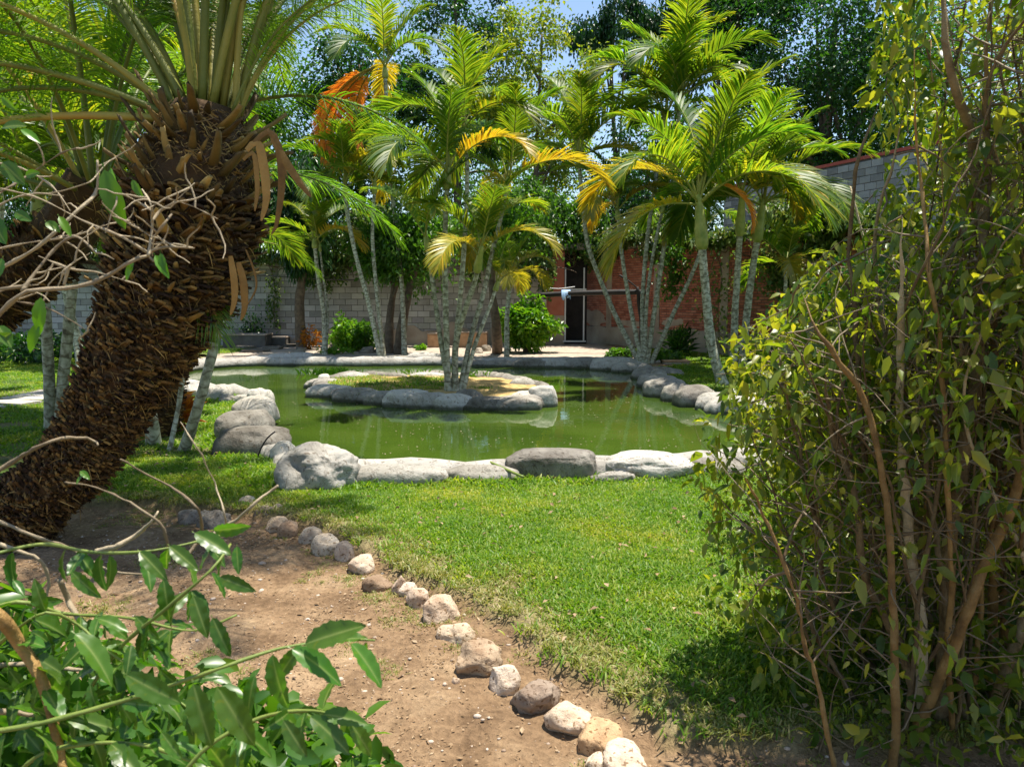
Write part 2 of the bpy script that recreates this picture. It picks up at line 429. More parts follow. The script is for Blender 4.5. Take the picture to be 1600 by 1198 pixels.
def water_mat():
    m, nt, out = newmat('pond_water')
    tc = nd(nt, 'ShaderNodeTexCoord')
    nz = nd(nt, 'ShaderNodeTexNoise', {'Vector': tc.outputs['Object'], 'Scale': 0.6, 'Detail': 5.0})
    c = ramp(nt, nz.outputs[0], [(0.3, (0.028, 0.056, 0.008)), (0.55, (0.05, 0.088, 0.010)), (0.8, (0.075, 0.115, 0.02))])
    n2 = nd(nt, 'ShaderNodeTexNoise', {'Vector': tc.outputs['Object'], 'Scale': 5.0, 'Detail': 4.0})
    bp = nd(nt, 'ShaderNodeBump', {'Strength': 0.07, 'Distance': 0.02, 'Height': n2.outputs[0]})
    pb = nd(nt, 'ShaderNodeBsdfPrincipled', {'Base Color': c, 'Roughness': 0.015, 'IOR': 1.36, 'Specular IOR Level': 0.5, 'Normal': bp.outputs[0]})
    nt.links.new(pb.outputs[0], out.inputs[0])
    return m
M['water'] = water_mat()
# ---------------------------------------------------------------- ground, pond
WATER_Z = -0.06
RIM_PX = [(470, 745), (600, 743), (700, 742), (860, 739), (990, 737), (1090, 729), (1180, 713), (1300, 694), (1345, 676),
          (1290, 657), (1170, 637), (1100, 627), (1060, 616), (1022, 602), (1030, 589), (985, 573), (930, 570), (860, 568),
          (790, 568), (720, 567), (640, 567), (560, 568), (500, 567), (440, 567), (380, 568), (320, 572), (280, 579),
          (258, 592), (290, 606), (345, 613), (388, 619), (404, 632), (398, 648), (378, 666), (392, 690), (432, 713)]
RIM = np.array([G(*p)[:2] for p in RIM_PX])
ISLAND_PX = [(500, 604), (520, 614), (560, 621), (610, 626), (665, 630), (720, 632), (790, 633), (835, 630), (850, 620), (845, 608),
             (815, 599), (770, 594), (700, 591), (640, 590), (560, 591), (515, 595)]
ISLAND = np.array([G(*p, 0.0)[:2] for p in ISLAND_PX])
PATH_PX = [(1700, 1150), (1400, 1160), (1200, 1158), (1075, 1150), (985, 1098), (900, 1050), (840, 1012), (780, 968), (700, 925), (640, 895),
           (580, 862), (520, 826), (462, 806), (400, 797), (330, 792), (220, 786), (100, 782), (-60, 790), (-300, 810)]
PATHE = [G(*p)[:2] for p in PATH_PX]
PATH = np.array(PATHE + [(-9, 5.2), (-9, -4), (9, -4), (9, 2.8)])

def poly_sd(xy, poly):
    """signed distance, negative inside"""
    n = len(poly)
    d = np.full(len(xy), 1e9)
    inside = np.zeros(len(xy), bool)
    for i in range(n):
        a, b = poly[i], poly[(i + 1) % n]
        e = b - a
        w = xy - a
        t = np.clip((w @ e) / (e @ e), 0, 1)
        d = np.minimum(d, np.linalg.norm(w - t[:, None] * e, axis=1))
        c = ((a[1] > xy[:, 1]) != (b[1] > xy[:, 1]))
        with np.errstate(divide='ignore', invalid='ignore'):
            xi = a[0] + (xy[:, 1] - a[1]) / (b[1] - a[1] + 1e-12) * (b[0] - a[0])
        inside ^= c & (xy[:, 0] < xi)
    return np.where(inside, -d, d)

def sst(x, a, b):
    t = np.clip((x - a) / (b - a), 0, 1)
    return t * t * (3 - 2 * t)

def fields(xy):
    sp = poly_sd(xy, RIM)
    si = poly_sd(xy, ISLAND)
    wob = noise2(xy, 5.0, 3) * 0.05 + noise2(xy, 16.0, 5) * 0.02
    sa = poly_sd(xy, PATH) + wob
    soil = 1 - sst(sa, -0.015, 0.05)
    pond = 1 - sst(sp, -0.12, 0.02)
    isl = 1 - sst(si, -0.02, 0.1)
    x, y = xy[:, 0], xy[:, 1]
    wp = noise2(xy, 0.7, 9) * 0.5
    pave = sst(y + wp * 0.4, 19.4, 19.9) * sst(x + wp, -8.6, -7.8) * (1 - sst(x + wp * 0.4 - np.clip(25.5 - y, 0, 9) * 0.12, 2.9, 3.3)) * (sp > 0.1)
    back_soil = sst(y + wp, 17.5, 18.2) * (sp > 0) * (1 - pave) * sst(x, -8.5, -7.5) * (1 - sst(x + wp, 3.6, 4.2))
    left_bare = sst(-x + wp, 7.2, 8.2) * 0
    z = -0.06 * soil + noise2(xy, 1.4, 1) * 0.015 + noise2(xy, 9, 2, 3) * (0.006 + 0.008 * soil)
    z = z + 0.02 * np.exp(-((sa - 0.05) / 0.08) ** 2)
    z = z * (1 - pave * 0.9)
    z = z * (1 - pond) - 0.55 * pond
    z = np.where(isl > 0, z * (1 - isl) + isl * (0.07 + 0.05 * sst(-si, 0, 1.2) + noise2(xy, 4, 8) * 0.015), z)
    dry = np.clip((1 - sst(sa, 0.05, 0.8)) * 0.85 + sst(noise2(xy, 0.8, 21) + noise2(xy, 3, 22) * 0.4, 0.35, 0.9) * 0.5, 0, 1) * (1 - soil)
    return dict(z=z, soil=np.maximum(soil, back_soil), pave=pave, sand=isl, mud=pond * (1 - isl), dry=dry, sp=sp, si=si, sa=sa)

gx = np.concatenate([-np.geomspace(9, 400, 26)[::-1][:-1], np.arange(-9, 7.5, 0.075), np.geomspace(7.5, 400, 26)])
gy = np.concatenate([[-60, -20, -8, -3, -1, 0, 0.8], np.arange(1.5, 9, 0.06), np.arange(9, 29, 0.13), np.geomspace(29.1, 900, 26)])
XX, YY = np.meshgrid(gx, gy)
xy = np.stack([XX.ravel(), YY.ravel()], 1)
F = fields(xy)
nx = len(gx)
i, j = np.meshgrid(np.arange(len(gy) - 1), np.arange(nx - 1), indexing='ij')
a0 = (i * nx + j).ravel()
quads = np.stack([a0, a0 + 1, a0 + nx + 1, a0 + nx], 1)
mb = MB()
mb.add(np.column_stack([xy, F['z']]), quads, **{k: F[k] for k in ('soil', 'pave', 'sand', 'mud', 'dry')})
tag(mb.build('ground', M['ground']), kind='structure')

def gz(x, y):
    return float(fields(np.array([[x, y]], float))['z'][0])

# water sheet, slightly larger than the pond (its edge is buried in the bank)
cxy = RIM.mean(0)
mb = MB()
ring = [cxy + (p - cxy) for p in RIM]
ring = np.array(ring)
nrmls = np.array([[ (ring[(k + 1) % len(ring)] - ring[k - 1])[1], -(ring[(k + 1) % len(ring)] - ring[k - 1])[0]] for k in range(len(ring))])
nrmls = nrm(nrmls)
ring = ring + nrmls * 0.06
mb.add(np.column_stack([ring, np.full(len(ring), WATER_Z)]), [list(range(len(ring)))])
wat = mb.build('pond_water', M['water'], smooth=False)
bm_area = wat.data.polygons[0].normal.z
if bm_area < 0:
    wat.data.flip_normals()
tag(wat, kind='structure')

# ---------------------------------------------------------------- stones
import bmesh
def ico(sub):
    bm = bmesh.new(); bmesh.ops.create_icosphere(bm, subdivisions=sub, radius=1.0)
    v = np.array([q.co[:] for q in bm.verts]); f = np.array([[l.index for l in q.verts] for q in bm.faces])
    bm.free(); return v, f
ICO3, ICO4, ICO5 = ico(3), ico(4), ico(5)

def stone_mesh(name, half, seed, mat, sub=ICO4, rough=0.12, block=0.75, facets=0, cracks=0.0, rot=0.0, flat=0.35):
    v, f = sub
    v = v.copy()
    r = np.random.default_rng(seed)
    p = np.sign(v) * np.abs(v) ** block
    p = nrm(p) * (np.linalg.norm(p, axis=1, keepdims=True) * 0.6 + 0.4)
    for k in range(facets):
        n = nrm(r.normal(size=3)); dd = r.uniform(0.62, 0.85)
        h = p @ n
        p = p - np.maximum(h - dd, 0)[:, None] * n * 0.92
    off = r.uniform(-50, 50, 3)
    nz = fbm(v + off, 1.3, seed, 2) * rough * 1.6 + fbm(v + off, 4.5, seed + 1, 3) * rough * 0.45
    if cracks:
        cr = 1 - np.abs(fbm(v * [1, 1, 1.6] + off, 2.2, seed + 5, 2)) * 6
        nz = nz - np.clip(cr, 0, 1) * cracks
    p = p * (1 + nz[:, None])
    p[:, 2] = np.where(p[:, 2] < -flat, -flat + (p[:, 2] + flat) * 0.25, p[:, 2])
    zmin = p[:, 2].min(); p[:, 2] -= zmin
    p[:, 2] *= half[2] * 2 / max(p[:, 2].max(), 1e-3)
    p[:, 0] *= half[0] / np.abs(p[:, 0]).max(); p[:, 1] *= half[1] / np.abs(p[:, 1]).max()
    c, s = math.cos(rot), math.sin(rot)
    p = p @ np.array([[c, s, 0], [-s, c, 0], [0, 0, 1]])
    mb = MB(); mb.add(p, f)
    return mb.mesh(name, mat)

def stone(name, x0, x1, yt, yb, depth, base=0.0, seed=0, mat='cement_stone', parent=None, sink=0.03, **kw):
    xc = (x0 + x1) / 2
    g = G(xc, yb, base)
    Y = g[1] + depth / 2
    c = P(xc, yb, Y)
    hw = (x1 - x0) / 2 / F_PX * Y * 1.03
    top = P(xc, yt, Y)[2]
    if 'rot' in kw:
        hw = hw / max(abs(math.cos(kw['rot'])), 0.7)
    hh = max((top - base + sink) / 2, 0.03)
    me = stone_mesh(name, (hw, depth / 2, hh), seed, M[mat], **kw)
    o = link(name, me, parent, (c[0], Y, base - sink))
    return o

rim = empty('pond_rim', (RIM[0][0], RIM[0][1], 0), 'low rim of moulded grey cement stones all round the green pond', 'pond rim')
irim = empty('island_rim', (*ISLAND.mean(0), 0), 'oval ring of pale cement stones around the sandy palm island', 'island rim')
def part_stone(par, *a, **k):
    o = stone('border_stone', *a, **k)
    o.parent = par
    o.location = o.location - par.location
    v = 0.85 + 0.3 * rng.random()
    o.color = (v, v, v * 0.98, 1)
    return o

# cement core under the stones
for par, poly, hgt, wd, nm in ((rim, RIM, 0.05, 0.16, 'cement_core'), (irim, ISLAND, 0.04, 0.14, 'cement_core')):
    pp = np.column_stack([np.vstack([poly, poly[:1]]), np.full(len(poly) + 1, 0.0)])
    pp = smooth_path(pp, 160)
    mb = MB(); tube(mb, pp + [0, 0, hgt - 0.06], wd, 8, 0.05, 3, 4, cap=False)
    o = mb.build(nm, M['cement_stone'], par)
    o.location = -par.location

S = 100
# near row (base on the lawn)
near = [(528, 702, 727, 758, .36, dict(block=.55, rough=.05, cracks=.03, flat=.5)),
        (688, 815, 727, 754, .34, dict(block=.55, rough=.05, cracks=.03, flat=.5)),
        (1062, 1165, 716, 746, .40, dict(block=.6, rough=.06)),
        (1150, 1262, 704, 736, .40, dict(block=.6, rough=.06)),
        (1245, 1350, 690, 716, .40, dict(block=.6, rough=.07)),
        (424, 462, 688, 724, .40, dict(rough=.1)),
        (334, 452, 664, 713, .55, dict(rough=.08, cracks=.02, block=.65)),
        (340, 426, 640, 690, .75, dict(rough=.08, block=.65)),
        (364, 434, 620, 665, .7, dict(rough=.08, block=.65)),
        (384, 429, 605, 634, .42, dict(rough=.1)),
        (366, 395, 616, 633, .25, dict()), (341, 376, 616, 630, .25, dict()),
        (323, 367, 600, 625, .45, dict()), (280, 326, 600, 620, .45, dict()), (250, 286, 592, 612, .4, dict())]
for x0, x1, yt, yb, dp, kw in near:
    S += 1
    part_stone(rim, x0, x1, yt, yb, dp, 0.0, S, **kw)
far = [(236, 270, 572, 592, .5), (262, 310, 560, 576, .5), (300, 352, 559, 573, .5), (345, 394, 557, 571, .45), (388, 430, 554, 570, .45), (425, 459, 550, 569, .5),
       (455, 486, 549, 569, .45), (482, 522, 555, 569, .4), (518, 562, 557, 570, .4), (556, 600, 555, 569, .4), (596, 640, 554, 568, .45),
       (634, 684, 549, 569, .5), (680, 722, 557, 570, .4), (716, 768, 560, 573, .4), (764, 812, 561, 574, .35), (808, 852, 559, 575, .4),
       (846, 892, 558, 575, .45), (888, 946, 556, 576, .55), (930, 992, 556, 579, .6), (963, 1012, 563, 582, .5),
       (993, 1060, 572, 593, .75), (1004, 1052, 583, 607, .6), (1012, 1062, 588, 622, .6), (1040, 1078, 597, 629, .55),
       (1060, 1112, 600, 637, .6), (1092, 1152, 612, 643, .55), (1108, 1192, 617, 649, .5), (1180, 1262, 625, 662, .5), (1250, 1335, 640, 678, .5), (1310, 1370, 655, 692, .5)]
for x0, x1, yt, yb, dp in far:
    S += 1
    part_stone(rim, x0 - 8, x1 + 8, yt + 1, yb, dp, WATER_Z, S, sub=ICO3 if x1 < 850 else ICO4, sink=.10, rough=.08, block=.6, cracks=.02)
isl_front = [(484, 530, 588, 608, .42), (486, 548, 597, 622, .40), (528, 590, 602, 629, .40), (575, 622, 607, 633, .40), (606, 668, 605, 637, .45), (640, 694, 609, 639, .42),
             (684, 736, 612, 641, .40), (713, 748, 605, 637, .45), (728, 792, 615, 642, .38), (772, 838, 615, 642, .38), (800, 846, 607, 637, .42), (832, 862, 599, 637, .40)]
for x0, x1, yt, yb, dp in isl_front:
    S += 1
    part_stone(irim, x0 - 9, x1 + 9, yt + 3, yb, dp, WATER_Z, S, sub=ICO4, sink=.10, rough=.07, block=.6, cracks=.02)
isl_back = [(497, 518, 584, 596, .3), (514, 532, 586, 595, .3), (526, 584, 581, 594, .35), (578, 642, 581, 593, .35), (636, 702, 581, 592, .35), (694, 738, 582, 592, .3),
            (732, 776, 579, 592, .35), (770, 802, 582, 594, .3), (796, 840, 590, 606, .35)]
for x0, x1, yt, yb, dp in isl_back:
    S += 1
    part_stone(irim, x0, x1, yt, yb, dp, 0.03, S, sub=ICO3, sink=.1, rough=.12)

def rock(x0, x1, yt, yb, dp, label, base=0.0, seed=1, mat='cement_stone', group=None, cat='boulder', name='boulder', tint=None, **kw):
    o = stone(name, x0, x1, yt, yb, dp, base, seed, mat, **kw)
    tag(o, label, cat, group)
    if tint: o.color = (*tint, 1)
    return o
rock(428, 566, 688, 768, .62, 'big rounded grey boulder at the front left corner of the pond', seed=501, sub=ICO5, rough=.13, cracks=.05, block=.85, flat=.55, sink=.06)
rock(789, 940, 702, 751, .40, 'long flat topped grey boulder on the near pond edge beside the bamboo stick', seed=502, sub=ICO5, rough=.06, block=.5, cracks=.03, flat=.6)
rock(938, 1087, 706, 751, .50, 'humped grey boulder on the near pond edge, cracked across its left side', seed=503, sub=ICO5, rough=.09, block=.85, cracks=.05, flat=.5)
rock(920, 1000, 736, 754, .16, 'small broken grey rock wedged in front of the two near boulders', seed=504, rough=.16, cracks=.06, cat='rock', name='rock')

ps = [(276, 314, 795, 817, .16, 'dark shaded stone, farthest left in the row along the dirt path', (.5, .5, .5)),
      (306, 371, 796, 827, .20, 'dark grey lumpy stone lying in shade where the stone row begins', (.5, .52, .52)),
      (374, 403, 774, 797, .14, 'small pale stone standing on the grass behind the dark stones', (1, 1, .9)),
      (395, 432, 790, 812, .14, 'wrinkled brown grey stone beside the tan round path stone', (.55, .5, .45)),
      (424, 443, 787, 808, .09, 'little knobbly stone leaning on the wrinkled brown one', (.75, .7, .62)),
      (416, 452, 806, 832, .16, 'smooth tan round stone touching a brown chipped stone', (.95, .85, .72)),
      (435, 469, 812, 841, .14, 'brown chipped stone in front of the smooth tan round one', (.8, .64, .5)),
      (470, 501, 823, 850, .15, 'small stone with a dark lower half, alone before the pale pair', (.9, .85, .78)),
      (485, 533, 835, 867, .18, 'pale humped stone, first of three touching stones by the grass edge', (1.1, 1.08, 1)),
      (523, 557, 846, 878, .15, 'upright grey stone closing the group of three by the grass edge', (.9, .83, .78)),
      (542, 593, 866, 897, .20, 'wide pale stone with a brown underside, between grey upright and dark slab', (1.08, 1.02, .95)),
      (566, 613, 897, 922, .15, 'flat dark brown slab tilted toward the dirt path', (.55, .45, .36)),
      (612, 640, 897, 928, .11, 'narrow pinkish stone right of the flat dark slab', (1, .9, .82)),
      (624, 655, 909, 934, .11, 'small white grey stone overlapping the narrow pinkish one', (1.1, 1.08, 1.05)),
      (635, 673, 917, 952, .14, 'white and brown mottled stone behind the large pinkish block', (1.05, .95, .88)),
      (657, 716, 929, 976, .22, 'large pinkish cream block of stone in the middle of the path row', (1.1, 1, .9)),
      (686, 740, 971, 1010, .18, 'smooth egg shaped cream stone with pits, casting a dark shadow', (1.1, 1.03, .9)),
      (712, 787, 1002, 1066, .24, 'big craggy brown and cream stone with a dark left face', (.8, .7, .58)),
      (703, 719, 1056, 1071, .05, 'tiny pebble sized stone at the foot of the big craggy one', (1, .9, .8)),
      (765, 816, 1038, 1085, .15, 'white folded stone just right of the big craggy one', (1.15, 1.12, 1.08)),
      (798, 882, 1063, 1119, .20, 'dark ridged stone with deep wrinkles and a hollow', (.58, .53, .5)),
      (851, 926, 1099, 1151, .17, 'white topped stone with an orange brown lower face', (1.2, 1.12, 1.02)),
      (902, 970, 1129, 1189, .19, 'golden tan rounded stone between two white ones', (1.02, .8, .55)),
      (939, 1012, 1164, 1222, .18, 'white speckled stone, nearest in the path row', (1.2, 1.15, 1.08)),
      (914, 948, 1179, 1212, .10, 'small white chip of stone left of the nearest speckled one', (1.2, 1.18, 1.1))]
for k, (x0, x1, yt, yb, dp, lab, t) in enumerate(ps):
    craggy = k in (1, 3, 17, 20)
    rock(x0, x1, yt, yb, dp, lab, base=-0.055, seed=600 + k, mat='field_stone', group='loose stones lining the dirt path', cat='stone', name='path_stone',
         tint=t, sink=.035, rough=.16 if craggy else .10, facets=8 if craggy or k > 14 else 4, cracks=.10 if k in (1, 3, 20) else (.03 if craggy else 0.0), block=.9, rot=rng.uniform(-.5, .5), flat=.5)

# stones of the far flower beds
for k, (x0, x1, yt, yb, lab) in enumerate([(560, 586, 541, 552, 'low flat rock left of the twin tree trunks at the back bed'),
        (584, 598, 543, 551, 'small rock between two flat ones at the back bed'), (594, 624, 540, 552, 'flat rock at the foot of the twin tree trunks'),
        (455, 480, 545, 556, 'dark wet rock behind the far rim left of the forked pale palm'), (508, 525, 536, 545, 'small brown rock by the forked pale palm base'),
        (752, 768, 538, 549, 'rounded rock right of the tan stumps by the dark trunk'), (742, 756, 543, 552, 'small rock left of the rounded one by the tan stumps'),
        (1003, 1016, 557, 566, 'round stone at the foot of the fanning palm clump'), (1018, 1034, 560, 568, 'grey stone right of the fanning palm clump')]):
    rock(x0, x1, yt, yb, .4, lab, seed=700 + k, mat='cement_stone', cat='rock', name='bed_rock', tint=(.75, .68, .6), sub=ICO3, rough=.15, facets=4)

# ---------------------------------------------------------------- walls
wall_block = None
def masonry(name, label, cat, A, B, z0, z1, bl, bh, thick, mortar, mat_one, mat_many, piece, gap, n_parts, plaster_h=0.0, proud=0.012, jit=0.004, seed=0, tint=0.18):
    A, B = np.array(A, float), np.array(B, float)
    L = np.linalg.norm(B - A)
    ang = math.atan2(B[1] - A[1], B[0] - A[0])
    root = empty(name, (A[0], A[1], z0), label, cat)
    root.rotation_euler = (0, 0, ang)
    # local x along, y = -thick is the front
    core = MB(); box(core, 0, L, 0, thick, 0, z1 - z0)
    core.build('mortar_core', M[mortar], root, smooth=False)
    r = np.random.default_rng(seed)
    rows = int(round((z1 - z0 - plaster_h) / bh)); cols = int(L / bl) + 1
    cells = []
    for a in range(rows):
        for b in range(-1, cols):
            x0 = b * bl + (bl / 2 if a % 2 else 0)
            x1 = x0 + bl - gap
            x0, x1 = max(x0, 0.0), min(x1, L)
            if x1 - x0 < bl * 0.2: continue
            cells.append((a, x0, x1))
    # nearest / largest first
    def dist(c):
        p = A + (B - A) * ((c[1] + c[2]) / 2 / L)
        px = CX + F_PX * p[0] / p[1]
        return p[1] + (0 if -100 < px < 1300 else 1000) + (500 if c[2] - c[1] < bl * 0.6 else 0)
    cells.sort(key=dist)
    def verts(w, h):
        b = 0.006
        x0, x1, y0, y1, z0_, z1_ = 0, w, -proud, 0.02, 0, h
        v = np.array([[x0, y1, z0_], [x1, y1, z0_], [x1, y1, z1_], [x0, y1, z1_],
                      [x0, y0 + b, z0_], [x1, y0 + b, z0_], [x1, y0 + b, z1_], [x0, y0 + b, z1_],
                      [x0 + b, y0, z0_ + b], [x1 - b, y0, z0_ + b], [x1 - b, y0, z1_ - b], [x0 + b, y0, z1_ - b]])
        f = []
        for o_ in (0, 4):
            for k in range(4):
                f.append([o_ + k, o_ + (k + 1) % 4, o_ + 4 + (k + 1) % 4, o_ + 4 + k])
        f.append([8, 9, 10, 11])
        return v, np.array(f)
    shared = {}
    many = MB()
    for k, (a, x0, x1) in enumerate(cells):
        w = round(x1 - x0, 3)
        zz = plaster_h + a * bh + gap / 2
        dy = r.uniform(-jit, jit)
        if k < n_parts:
            if w not in shared:
                q = MB(); q.add(*verts(w, bh - gap)); shared[w] = q.mesh(piece, M[mat_one], False)
            o = link(piece, shared[w], root, (x0, dy, zz))
            o.rotation_euler = (0, r.uniform(-.006, .006), 0)
            t = 1 + r.uniform(-tint, tint)
            o.color = (t, t * r.uniform(.95, 1.02), t * r.uniform(.92, 1.02), 1)
        else:
            v, f = verts(w, bh - gap)
            many.add(v + [x0, dy, zz], f)
    if many.n:
        tag(many.build(piece + '_rows', M[mat_many], root, smooth=False), kind='stuff')
    return root, L

gw, gL = masonry('block_wall', 'long grey concrete block garden wall behind the pond, vines along its top', 'wall',
                 (-22, 26.2), (1.15, 26.2), -0.05, 2.95, .405, .2, .2, 'mortar', 'block', 'block_many', 'block', .014, 290, 0.0, proud=.014, seed=3)
# plaster band at the wall's foot, broken top edge
xs = np.linspace(14.2, 23.1, 120)
top = 0.62 + 0.16 * noise2(np.column_stack([xs, xs * 0]), 1.1, 4) + 0.07 * noise2(np.column_stack([xs, xs * 0]), 5, 6)
top *= sst(xs, 14.2, 15.2) * 0.85 + 0.15
mb = MB()
v = []
for x, t in zip(xs, top):
    v += [[x, -0.034, 0], [x, -0.034, t], [x, 0.0, t + .01]]
k = np.arange(len(xs) - 1) * 3
mb.add(np.array(v), np.concatenate([np.stack([k, k + 3, k + 4, k + 1], 1), np.stack([k + 1, k + 4, k + 5, k + 2], 1)]))
mb.build('plaster_band', M['plaster'], gw, smooth=False)
mb = MB(); box(mb, 0, gL, -.02, .22, 3.0, 3.06); mb.build('coping', M['plaster'], gw, smooth=False)

BA, BB = np.array([2.35, 28.6]), np.array([8.6, 16.6])
bw, bL = masonry('brick_wall', 'red brick garden wall with a grey plastered foot at the right of the pond', 'wall', BA, BB, -0.05, 3.2, .25, .078, .22,
                 'mortar', 'brick', 'brick_many', 'brick', .014, 296, .66, proud=.014, seed=5, tint=.3)
xs = np.linspace(0, bL, 140)
top = 0.66 + 0.05 * noise2(np.column_stack([xs, xs * 0]), 2, 4)
mb = MB(); v = []
for x, t in zip(xs, top):
    v += [[x, -0.04, 0], [x, -0.04, t], [x, 0.0, t + .02]]
k = np.arange(len(xs) - 1) * 3
mb.add(np.array(v), np.concatenate([np.stack([k, k + 3, k + 4, k + 1], 1), np.stack([k + 1, k + 4, k + 5, k + 2], 1)]))
mb.build('plaster_foot', M['plaster'], bw, smooth=False)
mb = MB(); box(mb, -.01, bL, -.05, .27, 3.25, 3.34); mb.build('coping', M['plaster'], bw, smooth=False)
for x in (0.0, 2.0, 4.6, 7.6, 10.6):
    mb = MB(); box(mb, x, x + .3, -.03, .1, .0, 3.25); mb.build('concrete_column', M['plaster'], bw, smooth=False)
# worn plaster smears over the bricks
for x, z, w, h, sd in ((.35, .7, 1.5, .55, 1), (2.4, .7, 1.6, .2, 2), (5.1, .75, .9, .3, 4)):
    mb = MB(); a = np.linspace(0, 2 * PI, 40, endpoint=False)
    rr = 1 + .35 * noise2(np.column_stack([np.cos(a), np.sin(a)]), 2.2, sd + 30)
    pts = np.column_stack([x + w / 2 + np.cos(a) * w / 2 * rr, np.full(40, -.019), z + h / 2 + np.sin(a) * h / 2 * rr])
    inner = pts.copy()
    mb.add(np.vstack([pts, pts + [0, .02, 0]]), [list(range(40))[::-1]] + [[q, (q + 1) % 40, (q + 1) % 40 + 40, q + 40] for q in range(40)])
    mb.build('plaster_patch', M['plaster'], bw, smooth=False)

uw, uL = masonry('upper_wall', 'tall grey block wall with red coping standing behind the brick wall', 'wall', (7.4, 27.5), (12.2, 15.0), -0.05, 5.35, .405, .2, .2,
                 'mortar', 'block', 'block_many', 'block', .016, 230, 3.15, proud=.014, seed=9)
mb = MB(); box(mb, 0, uL, -.03, .23, 5.4, 5.49); mb.build('coping', M['red_cap'], uw, smooth=False)
mb = MB(); box(mb, 0, uL, -.03, -.001, 0, 3.15); mb.build('plaster_face', M['plaster'], uw, smooth=False)

# dark doorway recess with thin white frame between the two walls
dn = empty('doorway', (1.75, 26.4, 0), 'dark open doorway with a thin white frame where grey and brick walls meet', 'doorway')
mb = MB(); box(mb, -.15, .85, .6, .8, 0, 3.3); mb.build('gloom_panel', M['dark'], dn, smooth=False)  # darkness of the unlit interior is put into this panel's near-black colour
mb = MB(); box(mb, -.58, .02, 0, .15, 0, 3.2); mb.build('side_wall', M['brick_many'], dn, smooth=False)
mb = MB(); box(mb, -.58, .02, -.02, 0, 0, 1.0); mb.build('plaster_foot', M['plaster'], dn, smooth=False)
mb = MB(); box(mb, -.6, .95, -.05, .8, 3.2, 3.4); mb.build('lintel', M['plaster'], dn, smooth=False)
for x in (.03, .66):
    mb = MB(); box(mb, x, x + .045, -.08, -.03, .12, 2.6); mb.build('frame_post', M['white_metal'], dn, smooth=False)
for z in (.10, 1.85):
    mb = MB(); box(mb, -.02, .76, -.082, -.03, z, z + .05); mb.build('frame_rail', M['white_metal'], dn, smooth=False)

# black beam on a dark forked post
b0, b1 = P(840, 461, 22.9), P(1009, 456, 22.2)
bp_ = empty('beam_post', (P(1000, 545, 22.2)[0], 22.2, 0), 'dark wooden post carrying a long black beam in front of the brick wall', 'beam')
mb = MB(); tube(mb, smooth_path([b0, (b0 + b1) / 2 + [0, 0, .02], b1], 14) - np.array(bp_.location), .075, 8, .01, 3, 3); mb.build('beam', M['dark'], bp_)
pb_ = P(1000, 545, 22.2); pb_[2] = -.05
mb = MB(); tube(mb, smooth_path([pb_, P(1002, 510, 22.2), P(998, 470, 22.2), P(996, 448, 22.2)], 14) - np.array(bp_.location), [.06] * 7 + [.05] * 7, 8, .02, 4, 6); mb.build('post', M['dark'], bp_)
mb = MB(); tube(mb, smooth_path([P(998, 452, 22.2), P(985, 441, 22.2), P(968, 430, 22.3)], 8) - np.array(bp_.location), .03, 6, .01, 4, 6); mb.build('fork', M['dark'], bp_)
mb = MB(); tube(mb, smooth_path([pb_ * [0, 0, 0] + [b0[0], b0[1], -.05], [b0[0] + .03, b0[1], 1.0], b0 + [0, 0, .05]], 8) - np.array(bp_.location), .05, 8, .02, 4, 6); mb.build('post', M['dark'], bp_)
# cloth over the beam
c0 = P(884, 457, 22.72)
mb = MB(); xs = np.linspace(-.13, .13, 9)
v = []
for q, x in enumerate(xs):
    for dy, dz in ((.1, -.12 - .05 * math.sin(q * 1.3)), (.09, 0), (0, .075), (-.09, 0), (-.1, -.15 - .08 * math.sin(q * .9))):
        v.append(c0 + [x + .01 * math.sin(dz * 30), dy + .012 * math.sin(q * 2.1), dz])
kk = np.array([[a * 5 + b, a * 5 + b + 1, a * 5 + b + 6, a * 5 + b + 5] for a in range(8) for b in range(4)])
mb.add(np.array(v), kk)
tag(mb.build('cloth', M['cloth'], origin=c0), 'small blue and white cloth hung over the black beam', 'cloth')
# wire over the grey wall
mb = MB(); tube(mb, smooth_path([P(250, 424, 25.2), P(400, 430, 25.2), P(520, 437, 25.2), P(600, 436, 25.2)], 30), .022, 5)
tag(mb.build('cable', M['mortar'], origin=P(400, 430, 25.2)), 'thin grey cable strung along the top of the block wall', 'cable')
mb = MB(); tube(mb, smooth_path([P(852, 449, 22), P(872, 451, 22), P(898, 448, 22.5)], 10), .012, 5)
tag(mb.build('clothes_line', M['white_metal'], origin=P(872, 451, 22)), 'short pale line strung above the black beam by the doorway', 'line')

# stumps and low masonry
def prism(name, label, cat, x0, x1, yt, yb, dp, mat, cap=None, rot=0.0):
    g = G((x0 + x1) / 2, yb, 0); Y = g[1]
    w = (x1 - x0) / F_PX * Y; h = P(0, yt, Y)[2]
    root = empty(name, (P((x0 + x1) / 2, yb, Y)[0], Y + dp / 2, -.02), label, cat)
    root.rotation_euler = (0, 0, rot)
    mb = MB(); box(mb, -w / 2, w / 2, -dp / 2, dp / 2, 0, h - .03)
    b = mb.build('body', M[mat], root, smooth=False)
    bv = b.modifiers.new('b', 'BEVEL'); bv.width = .025; bv.segments = 2
    mb = MB(); box(mb, -w / 2 - .01, w / 2 + .01, -dp / 2 - .01, dp / 2 + .01, h - .028, h + .02)
    c = mb.build('top_slab', M[cap or mat], root, smooth=False)
    bv = c.modifiers.new('b', 'BEVEL'); bv.width = .012
    return root
prism('seat_block', 'tan block seat left of the island palm trunks on the patio', 'block seat', 667, 688, 520, 543, .4, 'tan_block', 'plaster', .1)
prism('seat_block', 'wide tan block seat right of the island palm trunks on the patio', 'block seat', 713, 761, 518, 543, .45, 'tan_block', 'plaster', -.06)
